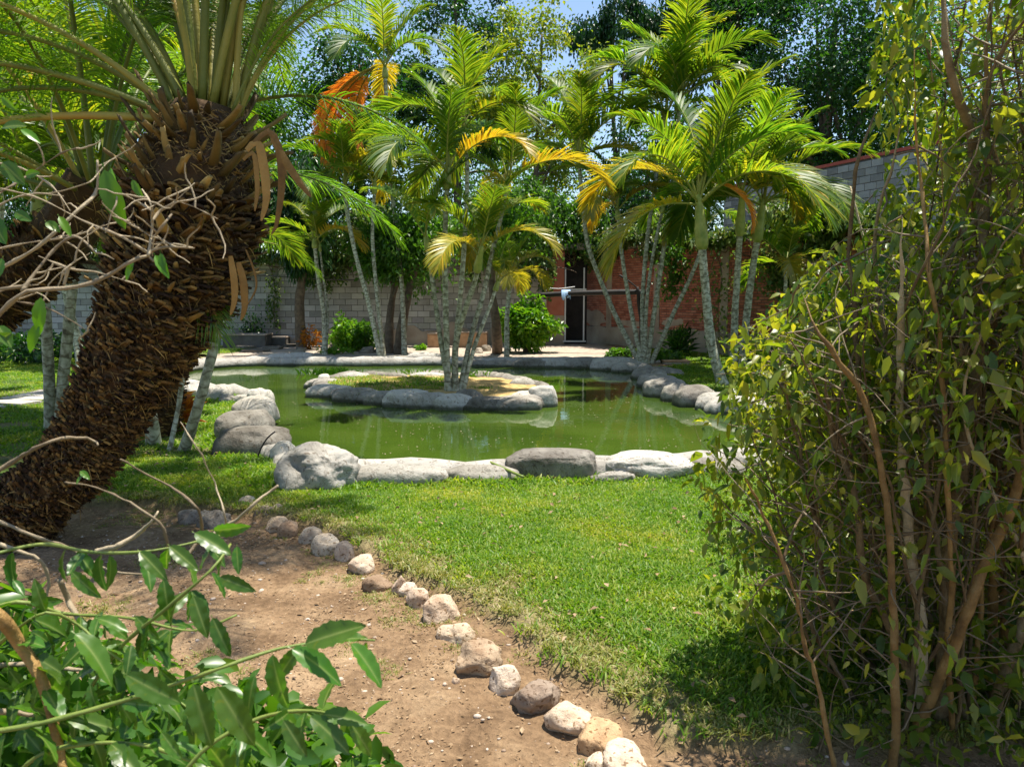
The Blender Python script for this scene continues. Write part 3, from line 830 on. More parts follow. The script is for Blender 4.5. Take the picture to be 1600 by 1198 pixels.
prism('planter_box', 'low grey masonry box against the block wall at far left', 'planter', 348, 415, 522, 543, .8, 'mortar', 'plaster')
prism('step_block', 'low dark step beside the grey masonry box', 'step', 416, 446, 526, 541, .7, 'mortar', 'plaster')
prism('stone_slab', 'thin pinkish slab lying on the grass right of the fanning palm clump', 'slab', 1038, 1078, 563, 569, .5, 'plaster', 'tan_block')
for k, (x, y, w) in enumerate([(400, 549, 40), (425, 545, 36), (450, 541, 34), (386, 543, 30), (472, 546, 22)]):
    g = G(x, y)
    mb = MB(); n_ = 9; a = np.linspace(0, 2 * PI, n_, endpoint=False)
    rr = (w / 2 / F_PX * g[1]) * (1 + .2 * rng.uniform(-1, 1, n_))
    pts = np.column_stack([np.cos(a) * rr, np.sin(a) * rr * 1.3, np.full(n_, .05)])
    mb.add(np.vstack([pts, pts - [0, 0, .09]]), [list(range(n_))] + [[q + n_, (q + 1) % n_ + n_, (q + 1) % n_, q] for q in range(n_)])
    o = mb.build('flagstone', M['cement_stone'], smooth=False); o.location = (g[0], g[1], .01 + k * .004); o.color = (.6, .55, .5, 1)
    tag(o, ['grey flagstone nearest the far left rim of the pond', 'grey flagstone between two others by the low step', 'grey flagstone right under the dark step',
            'grey flagstone in front of the masonry box', 'small grey flagstone near the orange leaved bush'][k], 'flagstone')
# pale paving strip across the left lawn
pp = smooth_path([G(-120, 646), G(0, 634), G(60, 622), G(110, 611), G(170, 604)], 9)
ps_ = empty('paving_strip', pp[0], 'pale stone paving strip curving across the left lawn', 'path')
for k in range(8):
    a, b = pp[k], pp[k + 1]
    t = nrm(b - a); n = np.array([-t[1], t[0], 0]) * .42
    a_, b_ = a + t * .015, b - t * .015
    q = np.array([a_ - n, b_ - n, b_ + n, a_ + n]) + rng.uniform(-.05, .05, (4, 3)) * [1, 1, 0]
    mb = MB(); q[:, 2] = .045
    mb.add(np.vstack([q, q - [0, 0, .09]]) - pp[0], [[0, 1, 2, 3], [4, 5, 1, 0], [5, 6, 2, 1], [6, 7, 3, 2], [7, 4, 0, 3]])
    o = mb.build('paving_stone', M['cement_stone'], ps_, smooth=False)
    o.color = (1.25, 1.2, 1.15, 1)
# ---------------------------------------------------------------- plants
def leaves(mb, Pp, D, L, W, up=None, shape='diamond', droop=0.25, r=rng):
    """Pp base points, D directions (unit), L lengths, W half widths"""
    n = len(Pp)
    D = nrm(D)
    if up is None:
        up = r.normal(size=(n, 3)) * 0.6 + [0, 0, 1]
    S_ = nrm(np.cross(D, up)); N_ = np.cross(S_, D)
    L = np.broadcast_to(L, (n,))[:, None]; W = np.broadcast_to(W, (n,))[:, None]
    if shape == 'diamond':
        m = Pp + D * L * .45
        tip = Pp + D * L - [0, 0, 1] * L * droop
        v = np.stack([Pp, m + S_ * W + N_ * W * .35, tip, m - S_ * W + N_ * W * .35], 1).reshape(-1, 3)
        k = np.arange(n)[:, None] * 4
        f = np.concatenate([k + [0, 1, 2], k + [0, 2, 3]])
        mb.add(v, f)
    else:
        a = Pp + D * L * .3 - [0, 0, 1] * L * droop * .1
        b = Pp + D * L * .68 - [0, 0, 1] * L * droop * .45
        tip = Pp + D * L - [0, 0, 1] * L * droop
        up_ = N_ * W * .3
        v = np.stack([Pp, a + S_ * W + up_, a, a - S_ * W + up_, b + S_ * W * .8 + up_, b, b - S_ * W * .8 + up_, tip], 1).reshape(-1, 3)
        k = np.arange(n)[:, None] * 8
        mb.add(v, np.concatenate([k + [0, 1, 2], k + [0, 2, 3], k + [4, 7, 5], k + [5, 7, 6]]))
        mb.f.append(np.concatenate([k + [1, 4, 5, 2], k + [2, 5, 6, 3]]) + mb.n - n * 8)

def rdir(n, r=rng):
    return nrm(r.normal(size=(n, 3)))

# ---- fronds ------------------------------------------------------
def frond_geo(Lf, el0, el1, n, ll, lw, vee, droop, pet, rr, seed, ragged=0.1, curve=1.3, fwd=(35, 68), planes=0.0, side_sway=0.0):
    r = np.random.default_rng(seed)
    m = 28
    t = np.linspace(0, 1, m)
    el = R(el0) + (R(el1) - R(el0)) * t ** curve
    yaw = side_sway * t ** 2
    dxyz = np.stack([np.cos(el) * np.cos(yaw), np.cos(el) * np.sin(yaw), np.sin(el)], 1)
    pts = np.concatenate([[[0, 0, 0]], np.cumsum((dxyz[:-1] + dxyz[1:]) / 2 * Lf / (m - 1), axis=0)])
    rmb = MB(); tube(rmb, pts, rr * (1 - t * .88) ** 0.8, 6)
    lmb = MB()
    ts = np.repeat(np.linspace(pet, .995, n), 2)
    side = np.tile([1, -1], n)
    ts = np.clip(ts + r.uniform(-.004, .004, 2 * n), 0, 1)
    q = len(ts)
    pos = np.stack([np.interp(ts, t, pts[:, k]) for k in range(3)], 1)
    T = nrm(np.stack([np.interp(ts, t, dxyz[:, k]) for k in range(3)], 1))
    Sd = nrm(np.cross([0, 0, 1.0], T + [1e-4, 0, 0])); U = np.cross(T, Sd)
    u = (ts - pet) / (1 - pet)
    fa = R(fwd[0]) + (R(fwd[1]) - R(fwd[0])) * u ** 1.5
    ve = R(vee) * (1 - .4 * u) + r.uniform(-1, 1, q) * R(5) + planes * R(28) * np.sign(r.uniform(-1, 1, q))
    d = (Sd * side[:, None]) * (np.cos(fa) * np.cos(ve))[:, None] + T * np.sin(fa)[:, None] + U * (np.cos(fa) * np.sin(ve))[:, None]
    d = nrm(d + r.normal(size=(q, 3)) * .045)
    l = ll * np.clip(np.sin(PI * (.14 + .80 * u)), .12, 1) ** .7 * (1 + r.uniform(-ragged, ragged, q))
    st = np.array([0, .3, .62, .84, 1.0]); ww = np.array([.55, 1, .85, .5, .04])
    wd = nrm(T - d * np.sum(T * d, 1, keepdims=True)) + r.normal(size=(q, 3)) * .1
    dr = droop * (1 + r.uniform(-.35, .35, q))
    V = []
    for s_, w_ in zip(st, ww):
        c = pos + d * (l * s_ * (1 - .12 * dr * s_))[:, None] - np.array([0, 0, 1]) * (dr * l * s_ ** 2.1)[:, None]
        V += [c - wd * lw * w_, c + wd * lw * w_]
    V = np.stack(V, 1).reshape(-1, 3)
    k = np.arange(q)[:, None] * 10
    f = np.concatenate([k + [2 * a, 2 * a + 1, 2 * a + 3, 2 * a + 2] for a in range(4)])
    lmb.add(V, f)
    return rmb, lmb

FROND = {}
def frond_kind(key, mats, rach, **kw):
    r_, l_ = frond_geo(**kw)
    rm = r_.mesh('frond', M[rach])
    FROND[key] = (rm, [l_.mesh('leaflets', M[mats[0]])])
    for q in mats[1:]:
        c = FROND[key][1][0].copy(); c.materials[0] = M[q]; FROND[key][1].append(c)

for k, (e0, e1) in enumerate([(84, 30), (74, 0), (66, -25), (55, -50), (35, -65), (8, -75)]):
    frond_kind(('areca', k), ['areca', 'areca_yellow', 'areca_orange', 'tan_dead'], 'rachis', Lf=1.9, el0=e0, el1=e1, n=72, ll=.56, lw=.0148, vee=34, droop=.30, pet=.16, rr=.017, seed=40 + k, curve=1.25, side_sway=.25 * (-1) ** k)
    frond_kind(('young', k), ['areca', 'areca_yellow', 'areca_orange'], 'rachis', Lf=1.35, el0=e0, el1=e1, n=48, ll=.44, lw=.014, vee=30, droop=.28, pet=.2, rr=.012, seed=80 + k, curve=1.2, side_sway=.3 * (-1) ** k)
for k, (e0, e1) in enumerate([(86, 45), (78, 18), (68, -5), (58, -25), (42, -40), (22, -55), (0, -70)]):
    frond_kind(('phoenix', k), ['phoenix', 'tan_dead'], 'petiole', Lf=3.3, el0=e0, el1=e1, n=120, ll=.46, lw=.0055, vee=18, droop=.38, pet=.2, rr=.027, seed=60 + k, curve=1.35, fwd=(30, 60), planes=.55, side_sway=.2 * (-1) ** k)

def add_frond(par, key, loc, az, mat_i=0, scale=1.0, tilt=0.0, roll=0.0, col=None, label=None, r=rng):
    rm, lm = FROND[key]
    o = link('frond', rm, par, loc)
    o.rotation_euler = Euler((roll, tilt, az), 'XYZ')
    o.scale = (scale,) * 3
    l = link('leaflets', lm[mat_i], o)
    l['kind'] = 'stuff'
    if mat_i == 2:
        o.color = (1.1, .8, .5, 1)
    if col is None:
        v = r.uniform(.75, 1.25)
        col = (v * r.uniform(.85, 1.2), v, v * .9, 1)
    l.color = col
    if label: o['label'] = label
    return o

def palm_stem(par, pts, rad, name='stem', n=30, base_flare=1.35, bump=.004):
    pp = smooth_path(pts, n)
    t = np.linspace(0, 1, n)
    rr = rad * (1 + (base_flare - 1) * np.exp(-t * 14)) * (1 - .28 * t)
    mb = MB(); tube(mb, pp - np.array(par.location), rr, 10, bump, 9, int(pts[0][0] * 50) % 97)
    return mb.build(name, M['ringed'], par), pp

def areca(label, stems, Y, group=None, kind='areca', base_z=0.0, name='areca_palm'):
    """stems: list of (pixel path, radius, fronds, scale, yellow share, crownshaft length)"""
    b = P(*stems[0][0][0][:2], Y)
    root = empty(name, (b[0], Y, base_z), label, 'palm', group)
    r = np.random.default_rng(int(abs(b[0]) * 1000 + Y * 10))
    for path, rad, nf, scl, yel, cs in stems:
        yo = r.uniform(-.25, .25)
        pts = []
        for k, q in enumerate(path):
            yy = Y + (yo if k else yo * .25) * min(k, 1) + (q[2] if len(q) > 2 else 0)
            pts.append(P(q[0], q[1], yy))
        pts[0][2] = base_z - .05
        o, pp = palm_stem(root, pts, rad)
        v = r.uniform(.85, 1.15); o.color = (v, v, v * .95, 1)
        top = pp[-1]
        tdir = nrm(pp[-1] - pp[-4])
        if cs:
            cp = np.array([top - tdir * .06, top + tdir * cs * .35, top + tdir * cs * .8, top + tdir * cs * 1.1])
            mb = MB(); tube(mb, smooth_path(cp, 10) - np.array(root.location), np.interp(np.linspace(0, 1, 10), [0, .15, .5, 1], [rad * .8, rad * 1.3, rad * 1.05, rad * .5]), 10, .003, 9, 5)
            c_ = mb.build('crownshaft', M['crownshaft'], root)
            top = top + tdir * cs
        top = top - np.array(root.location)
        for k in range(nf):
            az = k * 2.39996 + r.uniform(-.3, .3)
            u = (k + .5) / nf
            idx = min(int(u * 5.2), 5)
            mi = 0
            x = r.random()
            if idx >= 3 and x < yel * .95: mi = 1
            if kind == 'areca' and idx == 5 and r.random() < .3: mi = 3
            add_frond(root, (kind, idx), top + nrm(r.normal(size=3)) * .03 - tdir * u * .12, az, mi, scl * r.uniform(.85, 1.1) * (1 - .12 * (idx == 5)), r.uniform(-.12, .12), r.uniform(-.15, .15), r=r)
    return root

# island clump
YI = 12.45
areca('clump of slender ringed palms growing on the pond island', [
    ([(700, 606), (697, 500), (695, 400), (697, 320), (699, 290)], .052, 8, 1.0, .35, .25),
    ([(712, 606), (712, 540), (728, 480, -.2), (742, 440, -.3), (746, 420, -.4)], .055, 8, .85, .7, .35),
    ([(704, 607), (690, 540), (680, 470), (672, 410), (668, 385)], .045, 4, .75, .4, .2),
    ([(718, 606), (735, 530), (755, 460), (768, 400, .3), (785, 330, .5), (790, 300, .6)], .045, 7, 1.0, .6, .25),
    ([(708, 607), (714, 520), (722, 430), (728, 340, .3), (730, 260, .5), (726, 225, .6)], .045, 7, 1.0, .25, .3),
    ([(722, 605), (742, 540), (765, 480, .2), (775, 450, .3)], .04, 4, .6, .7, .15)], YI, base_z=.1)
# fanning clump behind the far right rim
areca('fanning clump of pale thin palm stems behind the far right rim of the pond', [
    ([(1002, 562), (965, 500), (935, 430), (918, 380), (912, 330), (905, 260)], .065, 10, 1.25, .35, .3),
    ([(1004, 562), (985, 480), (972, 400), (966, 340)], .06, 8, 1.0, .5, .25),
    ([(1006, 562), (1004, 470), (1012, 370), (1026, 270), (1036, 205)], .06, 11, 1.35, .3, .35),
    ([(1010, 562), (1025, 470), (1040, 370), (1052, 280), (1062, 170)], .062, 11, 1.35, .3, .35),
    ([(1016, 562), (1052, 490), (1085, 420), (1100, 370, .3)], .06, 5, .8, .3, .25),
    ([(1008, 562), (1010, 480), (1020, 400), (1035, 330)], .05, 7, .9, .4, .2)], 18.9)
areca('stout ringed palm leaning left on the right lawn beside the pond rim', [
    ([(1130, 606), (1112, 540), (1104, 470), (1098, 400), (1097, 385)], .10, 13, 1.45, .3, .85)], 14.3, group=None)
stp = [o for o in COL.objects if o.get('label', '').startswith('stout ringed palm')][0]
add_frond(stp, ('areca', 5), P(1112, 285, 14.1) - np.array(stp.location), -.2, 2, .62, .35, 0, (1, 1.1, .9, 1), 'orange dying frond hanging below the crown')
areca('straight pale palm with a green crownshaft just right of the leaning stout palm', [
    ([(1145, 585), (1148, 500), (1152, 430), (1156, 365)], .085, 11, 1.3, .35, .8)], 16.2)
areca('pale palm curving right in front of the brick wall, right of the straight one', [
    ([(1160, 570), (1166, 500), (1176, 420), (1183, 375)], .095, 11, 1.3, .35, .8)], 17.0)
areca('young feathery palm with upright fronds against the tall grey block wall', [
    ([(1226, 560), (1226, 500), (1228, 420)], .05, 8, 1.2, .1, .1), ], 17.6, kind='young')
areca('slim forked palm standing against the grey wall left of the small bush', [
    ([(507, 541), (506, 490), (498, 440), (492, 385)], .075, 7, 1.1, .1, .2), ([(508, 500), (512, 485), (506, 440), (500, 390)], .04, 5, .9, .1, .2)], 21.8)
areca('slanting thin palm left of the twin tree trunks at the back', [
    ([(595, 545), (575, 470), (556, 400), (542, 330), (540, 305)], .07, 9, 1.25, .3, .3),
    ([(600, 545), (588, 450), (582, 370), (585, 300)], .06, 8, 1.2, .3, .3)], 20.6)
op = areca('tall thin palm with one orange dead frond hanging high behind the island', [
    ([(632, 545), (628, 450), (618, 350), (608, 250), (602, 120)], .07, 8, 1.2, .2, .3)], 21.5)
t0 = P(585, 105, 21.3) - np.array(op.location)
for az_, sc_ in ((PI * .90, 1.6), (PI * 1.02, 1.5), (PI * 1.15, 1.5), (PI * .75, 1.3)):
    add_frond(op, ('areca', 5), t0, az_, 2, sc_, .55, 0, (1.15, 1.15, .8, 1), 'orange dead frond hanging straight down')
areca('young palm with drooping golden fronds beside the bright round shrub', [
    ([(792, 545), (792, 500), (796, 455), (800, 430)], .07, 9, 1.0, .9, .15)], 19.5, kind='young')
areca('pale spotted palm stem seen left of the big leaning trunk at the far wall', [
    ([(128, 572), (120, 530), (108, 480), (98, 430), (80, 350)], .10, 9, 1.5, .2, .4)], 17.5)
areca('slender grey palm leaning right beside the big leaning trunk', [
    ([(286, 706), (308, 640), (330, 560), (346, 490), (352, 440), (360, 400)], .058, 4, .6, .1, .15),
    ([(262, 680), (278, 640), (286, 590), (300, 540), (318, 480)], .028, 2, .6, .3, .1)], 8.1)
areca('short pale palm stub between the leaning trunk and slender grey palm', [
    ([(240, 690), (236, 655), (226, 610), (215, 560), (205, 470), (180, 330)], .07, 7, .9, .1, .15)], 8.5)
for lab, px, py, Y, n_ in (('feathery green palm filling the upper left behind the leaning trunk', 60, 330, 9.5, 8), ('tall feathery palm behind the date palm crown at top left', 180, 230, 11, 9),
                           ('dense feathery palm at the left edge beyond the lawn', -60, 260, 12, 8)):
    areca(lab, [([(px + 20, 465 + 1210 * 1.6 / Y), (px + 12, 500), (px, py)], .07, n_, 1.35, .1, .2), ([(px + 30, 465 + 1210 * 1.6 / Y), (px + 50, 480), (px + 70, py - 90)], .07, n_ - 2, 1.35, .1, .2)], Y)

# ---- date palms ----------------------------------------------------
def date_palm(label, path, Y, radpx, nfr, scale, boots=True, seed=5, name='date_palm', seg=30, fibres=3600, azr=None):
    r = np.random.default_rng(seed)
    pts = np.array([P(x, y, Y + dy) for x, y, dy in path])
    n = 64
    pp = smooth_path(pts, n)
    d = np.linspace(0, 1, n)
    rr = np.interp(d, np.linspace(0, 1, len(radpx)), radpx) / F_PX * Y
    root = empty(name, (pp[0][0], pp[0][1], 0.0), label, 'date palm')
    o_ = np.array(root.location)
    pp = pp - o_
    mb = MB(); tube(mb, pp, rr * .92, seg, .035, 5, seed)
    mb.build('trunk', M['fibre'], root)
    T, U, V = frames(pp)
    # curled fibre tabs in wavy rows
    mb = MB()
    k = np.arange(fibres)
    s = r.random(fibres) ** .95 * (n - 2)
    a = r.random(fibres) * 2 * PI
    i0 = s.astype(int); fr = (s - i0)[:, None]
    c = pp[i0] * (1 - fr) + pp[i0 + 1] * fr
    Tt, Uu, Vv = T[i0], U[i0], V[i0]
    out = Uu * np.cos(a)[:, None] + Vv * np.sin(a)[:, None]
    tang = np.cross(Tt, out)
    rad = rr[i0][:, None]
    b = c + out * rad * r.uniform(.90, .99, (fibres, 1))
    L = r.uniform(.03, .10, (fibres, 1)); w = r.uniform(.0015, .006, (fibres, 1))
    sgn = np.sign(r.uniform(-1, 1, (fibres, 1)))
    dirn = nrm(tang * sgn * r.uniform(.5, 1.3, (fibres, 1)) + Tt * r.uniform(-.5, .5, (fibres, 1)) + out * r.uniform(.05, .55, (fibres, 1)))
    bend = nrm(Tt * r.uniform(-1, 1, (fibres, 1)) + out * r.uniform(-.6, .1, (fibres, 1)) + [0, 0, -.5])
    wv = nrm(np.cross(dirn, out) + .4 * r.normal(size=(fibres, 3)))
    Vs = []
    for q, wq in ((0, 1), (.35, 1), (.7, .7), (1, .2)):
        cc = b + dirn * L * q + bend * L * .9 * q * q
        Vs += [cc - wv * w * wq, cc + wv * w * wq]
    kk = np.arange(fibres)[:, None] * 8
    mb.add(np.stack(Vs, 1).reshape(-1, 3), np.concatenate([kk + [0, 1, 3, 2], kk + [2, 3, 5, 4], kk + [4, 5, 7, 6]]))
    tag(mb.build('fibre', M['fibre_strand'], root), kind='stuff')
    # scale-like old leaf bases hidden in the fibre (stuff), broad ones near the crown (parts)
    m = 4200 if boots else 900
    mb = MB()
    for q in range(m):
        u = q / m
        s_ = u * (n - 12); i_ = int(s_); f_ = s_ - i_
        cc = pp[i_] * (1 - f_) + pp[i_ + 1] * f_
        aa = q * 2.39996 + r.uniform(-.15, .15)
        ou = U[i_] * math.cos(aa) + V[i_] * math.sin(aa); ta = np.cross(T[i_], ou)
        bb = cc + ou * rr[i_] * .92
        g_ = 1 + .9 * max(0, u - .5) / .5
        w_ = r.uniform(.012, .030) * g_; l_ = r.uniform(.035, .08) * g_
        dd = nrm(ou * r.uniform(.35, .9) + T[i_] * r.uniform(.1, .8) + ta * r.uniform(-.8, .8))
        th = T[i_] * .01
        v = [bb - ta * w_, bb + ta * w_, bb + dd * l_ + ta * w_ * .6, bb + dd * l_ * 1.05 + ou * .01, bb + dd * l_ - ta * w_ * .6]
        v = np.array(v); v2 = v - th * 1.5
        mb.add(np.vstack([v, v2]), [[0, 1, 2, 3, 4], [5, 0, 4, 9], [1, 6, 7, 2], [2, 7, 8, 3], [3, 8, 9, 4]])
    tag(mb.build('leaf_scar', M['fibre'], root, smooth=False), kind='stuff')
    if boots:
        shapes = []
        for q in range(5):
            bm_ = MB()
            nl = 6; vv = []
            Ls = r.uniform(.15, .30)
            for z_ in range(nl):
                u = z_ / (nl - 1)
                hw = np.interp(u, [0, .3, .8, 1], [.045, .04, .026, .02 + r.uniform(-.005, .01)])
                dz = .03 * math.sin(u * 3) + .06 * u * u
                for x_, y_ in ((-hw, 0), (-hw * .5, .013), (hw * .5, .013), (hw, 0), (hw * .5, -.012), (-hw * .5, -.012)):
                    vv.append([x_ + r.uniform(-.003, .003), y_ + dz, u * Ls + (r.uniform(-.02, .02) if z_ == nl - 1 else 0)])
            fs = [[z_ * 6 + a_, z_ * 6 + (a_ + 1) % 6, z_ * 6 + 6 + (a_ + 1) % 6, z_ * 6 + 6 + a_] for z_ in range(nl - 1) for a_ in range(6)]
            fs.append([30, 31, 32, 33, 34, 35])
            bm_.add(np.array(vv), fs)
            shapes.append(bm_.mesh('leaf_base', M['boot']))
        for q in range(285):
            u = .58 + .40 * (q / 285) ** .75
            s_ = u * (n - 1); i_ = min(int(s_), n - 2)
            aa = q * 2.39996 + r.uniform(-.2, .2)
            ou = U[i_] * math.cos(aa) + V[i_] * math.sin(aa)
            o = link('leaf_base', shapes[q % 5], root, pp[i_] + ou * rr[i_] * .90)
            zt = nrm(T[i_] * (.45 + .75 * (u - .6) / .38) + ou * .8 + r.normal(size=3) * .22)
            yt = nrm(ou - zt * np.dot(ou, zt)); xt = np.cross(yt, zt)
            o.rotation_euler = Matrix(np.array([xt, yt, zt]).T.tolist()).to_euler()
            k_ = r.uniform(.35, 1.1) * (.6 + .6 * (u - .56) / .42)
            o.scale = (k_ * r.uniform(.6, 1.15), k_ * .8, k_ * r.uniform(.7, 1.35))
            t_ = r.uniform(.15, 1.0); o.color = (t_, t_ * .95, t_ * .9, 1)
    top = pp[-1]
    for q in range(nfr):
        u = (q + .5) / nfr
        az = q * 2.39996 + r.uniform(-.2, .2)
        idx = min(int(u * 6.6), 6)
        if azr and idx >= 2:
            lo, hi = azr[q % len(azr)]
            az = lo + (hi - lo) * r.random()
        if azr:
            if idx > 3 and az < 2.6: idx = 1 + q % 2
        off = np.array([math.cos(az), math.sin(az), 0]) * (.05 + .16 * u)
        add_frond(root, ('phoenix', idx), top + off - [0, 0, .10 * u], az, 0, scale * r.uniform(.85, 1.1), r.uniform(-.08, .08), r.uniform(-.2, .2), r=r)
    return root, pp + o_

dp, dpp = date_palm('thick shaggy date palm trunk leaning right at the left, fronds bursting from its top',
    [(-25, 880, 0), (50, 785, 0), (118, 720, .01), (162, 650, .02), (211, 560, .04), (250, 480, .06), (284, 395, .08), (302, 300, .1), (316, 220, .1), (322, 165, .1)], 5.1,
    [50, 50, 49, 52, 61, 78, 92, 99, 88, 48], 30, 1.0, seed=5, fibres=15000, azr=[(1.6, 2.4), (1.7, 2.3), (2.7, 3.5)])
top = dpp[-1] - np.array(dp.location)
# fronds arching to the right and left over the frame
for az, idx, sc_ in ((.08, 1, .95), (.35, 1, 1.0), (.7, 1, 1.0), (.95, 2, .95), (1.1, 2, .8), (1.3, 2, .8), (.6, 2, .72), (.2, 2, .5), (-.3, 2, .42), (.05, 2, .55), (1.0, 2, .6), (.8, 1, .8), (-.1, 0, .9),
                     (PI - .2, 2, 1.1), (PI + .1, 4, .9), (PI - .5, 3, 1.0)):
    add_frond(dp, ('phoenix', idx), top + np.array([math.cos(az) * .2, math.sin(az) * .2, -.05]), az, 0, sc_, 0, rng.uniform(-.15, .15), (1.25, 1.2, .9, 1))
# hanging dry spathes and strips
def strap(par, pts, w, mat, name, nrmv=(0, -1, 0.2), fold=.3):
    pp = smooth_path(np.array(pts), 14)
    T = nrm(np.gradient(pp, axis=0)); Sx = nrm(np.cross(T, np.array(nrmv, float)))
    Nn = np.cross(Sx, T)
    t = np.linspace(0, 1, 14); ww = w * np.sin(PI * np.clip(.12 + .86 * t, 0, 1)) ** .6
    ww = ww[:, None]
    v = np.stack([pp - Sx * ww, pp + Nn * ww * fold, pp + Sx * ww, pp - Sx * ww - Nn * .004, pp + Nn * (ww * fold - .006), pp + Sx * ww - Nn * .004], 1).reshape(-1, 3)
    k = (np.arange(13) * 6)[:, None]
    mb = MB(); mb.add(v - np.array(par.location), np.concatenate([k + [0, 1, 7, 6], k + [1, 2, 8, 7], k + [3, 9, 10, 4], k + [4, 10, 11, 5]]))
    return mb.build(name, mat, par)
for pxs, w in (([(395, 225), (420, 205), (436, 235), (440, 290), (432, 350), (424, 366)], .03), ([(385, 235), (402, 222), (412, 260), (416, 310), (408, 345)], .035),
               ([(425, 215), (445, 250), (468, 285), (486, 308)], .03), ([(372, 410), (380, 440), (382, 480), (376, 500)], .03), ([(360, 400), (366, 440), (366, 470), (360, 492)], .028),
               ([(384, 390), (396, 420), (400, 450), (384, 480)], .008), ([(380, 250), (396, 240), (402, 290), (398, 330)], .02), ([(410, 210), (428, 215), (444, 260), (450, 280)], .01)):
    o = strap(dp, [P(x, y, 4.85) for x, y in pxs], w * .8, M['boot'], 'dry_sheath')
    v = rng.uniform(.45, .85); o.color = (v * 1.05, v * .85, v * .7, 1)

date_palm('second dark shaggy date palm trunk leaning right at the far left edge', [(-210, 740, 0), (-130, 620, 0), (-50, 510, 0), (25, 440, 0), (95, 370, 0), (150, 290, 0)], 6.8,
          [40, 38, 38, 40, 44, 46, 44], 20, .95, boots=False, seed=8, fibres=3500)
date_palm('upright rough date palm trunk behind the slender grey palm', [(243, 700, 0), (250, 650, 0), (262, 600, 0), (272, 540, 0), (285, 460, 0), (300, 380, 0)], 9.0,
          [34, 27, 24, 24, 26, 30, 30], 4, .5, boots=False, seed=9, fibres=2500)

# ---- broadleaf trees ----------------------------------------------
def tree(label, px, Y, crown, trunk_r, mat, nclump, nleaf, leaf=(.16, .05), name='garden_tree', hang=0.0, seed=0, limbs=9, base_px=None, airy=.5, fork=False):
    """crown: (px half width, py top, py bottom)"""
    r = np.random.default_rng(seed + 900)
    hw, yt, yb = crown
    ztop, zbot = P(0, yt, Y)[2], P(0, yb, Y)[2]
    X = P(px, 500, Y)[0]; W = hw / F_PX * Y
    bx = P(base_px if base_px else px, 500, Y)[0]
    root = empty(name, (bx, Y, 0), label, 'tree')
    o_ = np.array([bx, Y, 0])
    cz = (ztop + zbot) / 2; ch = (ztop - zbot) / 2
    q = rdir(nclump, r) * r.random((nclump, 1)) ** .4
    cl = np.array([X, Y, cz]) + q * [W, W * .8, ch]
    tp = smooth_path([[bx, Y, -.05], [bx + r.uniform(-.2, .2), Y, max(zbot * .5, .8)], [X + r.uniform(-.2, .2), Y, max(zbot, 1.5)], [X, Y, cz + ch * .6]], 24)
    mb = MB(); tube(mb, tp - o_, trunk_r * np.linspace(1.15, .25, 24), 9, trunk_r * .12, 4, seed)
    mb.build('trunk', M['bark'], root)
    idx = r.choice(nclump, min(limbs, nclump), replace=False)
    for k in idx:
        s = tp[r.integers(10, 20)]
        e = cl[k]
        m_ = (s + e) / 2 + r.normal(size=3) * .2 * W * .3
        mb = MB(); tube(mb, smooth_path([s, m_, e], 9) - o_, trunk_r * np.linspace(.42, .08, 9), 6)
        mb.build('limb', M['bark'], root)
    per = nleaf // nclump
    Pp = []
    D = []
    for c in cl:
        cr = r.uniform(.35, 1.0) * W * airy
        p_ = r.normal(size=(per, 3)) * cr * [.5, .5, .42]
        if hang:
            p_[:, 2] -= np.abs(p_[:, 2]) * hang + r.random(per) * hang * .6
        Pp.append(c + p_)
        D.append(nrm(p_ + r.normal(size=(per, 3)) * cr * .7 - [0, 0, cr * (.2 + hang)]))
    Pp, D = np.concatenate(Pp), np.concatenate(D)
    Pp[:, 2] = np.maximum(Pp[:, 2], .15)
    mb = MB()
    ls = r.uniform(.6, 1.25, len(Pp))
    leaves(mb, Pp - o_, D, leaf[0] * ls, leaf[1] * ls, r=r, droop=.2)
    tag(mb.build('crown', M[mat], root, smooth=False), kind='stuff')
    return root

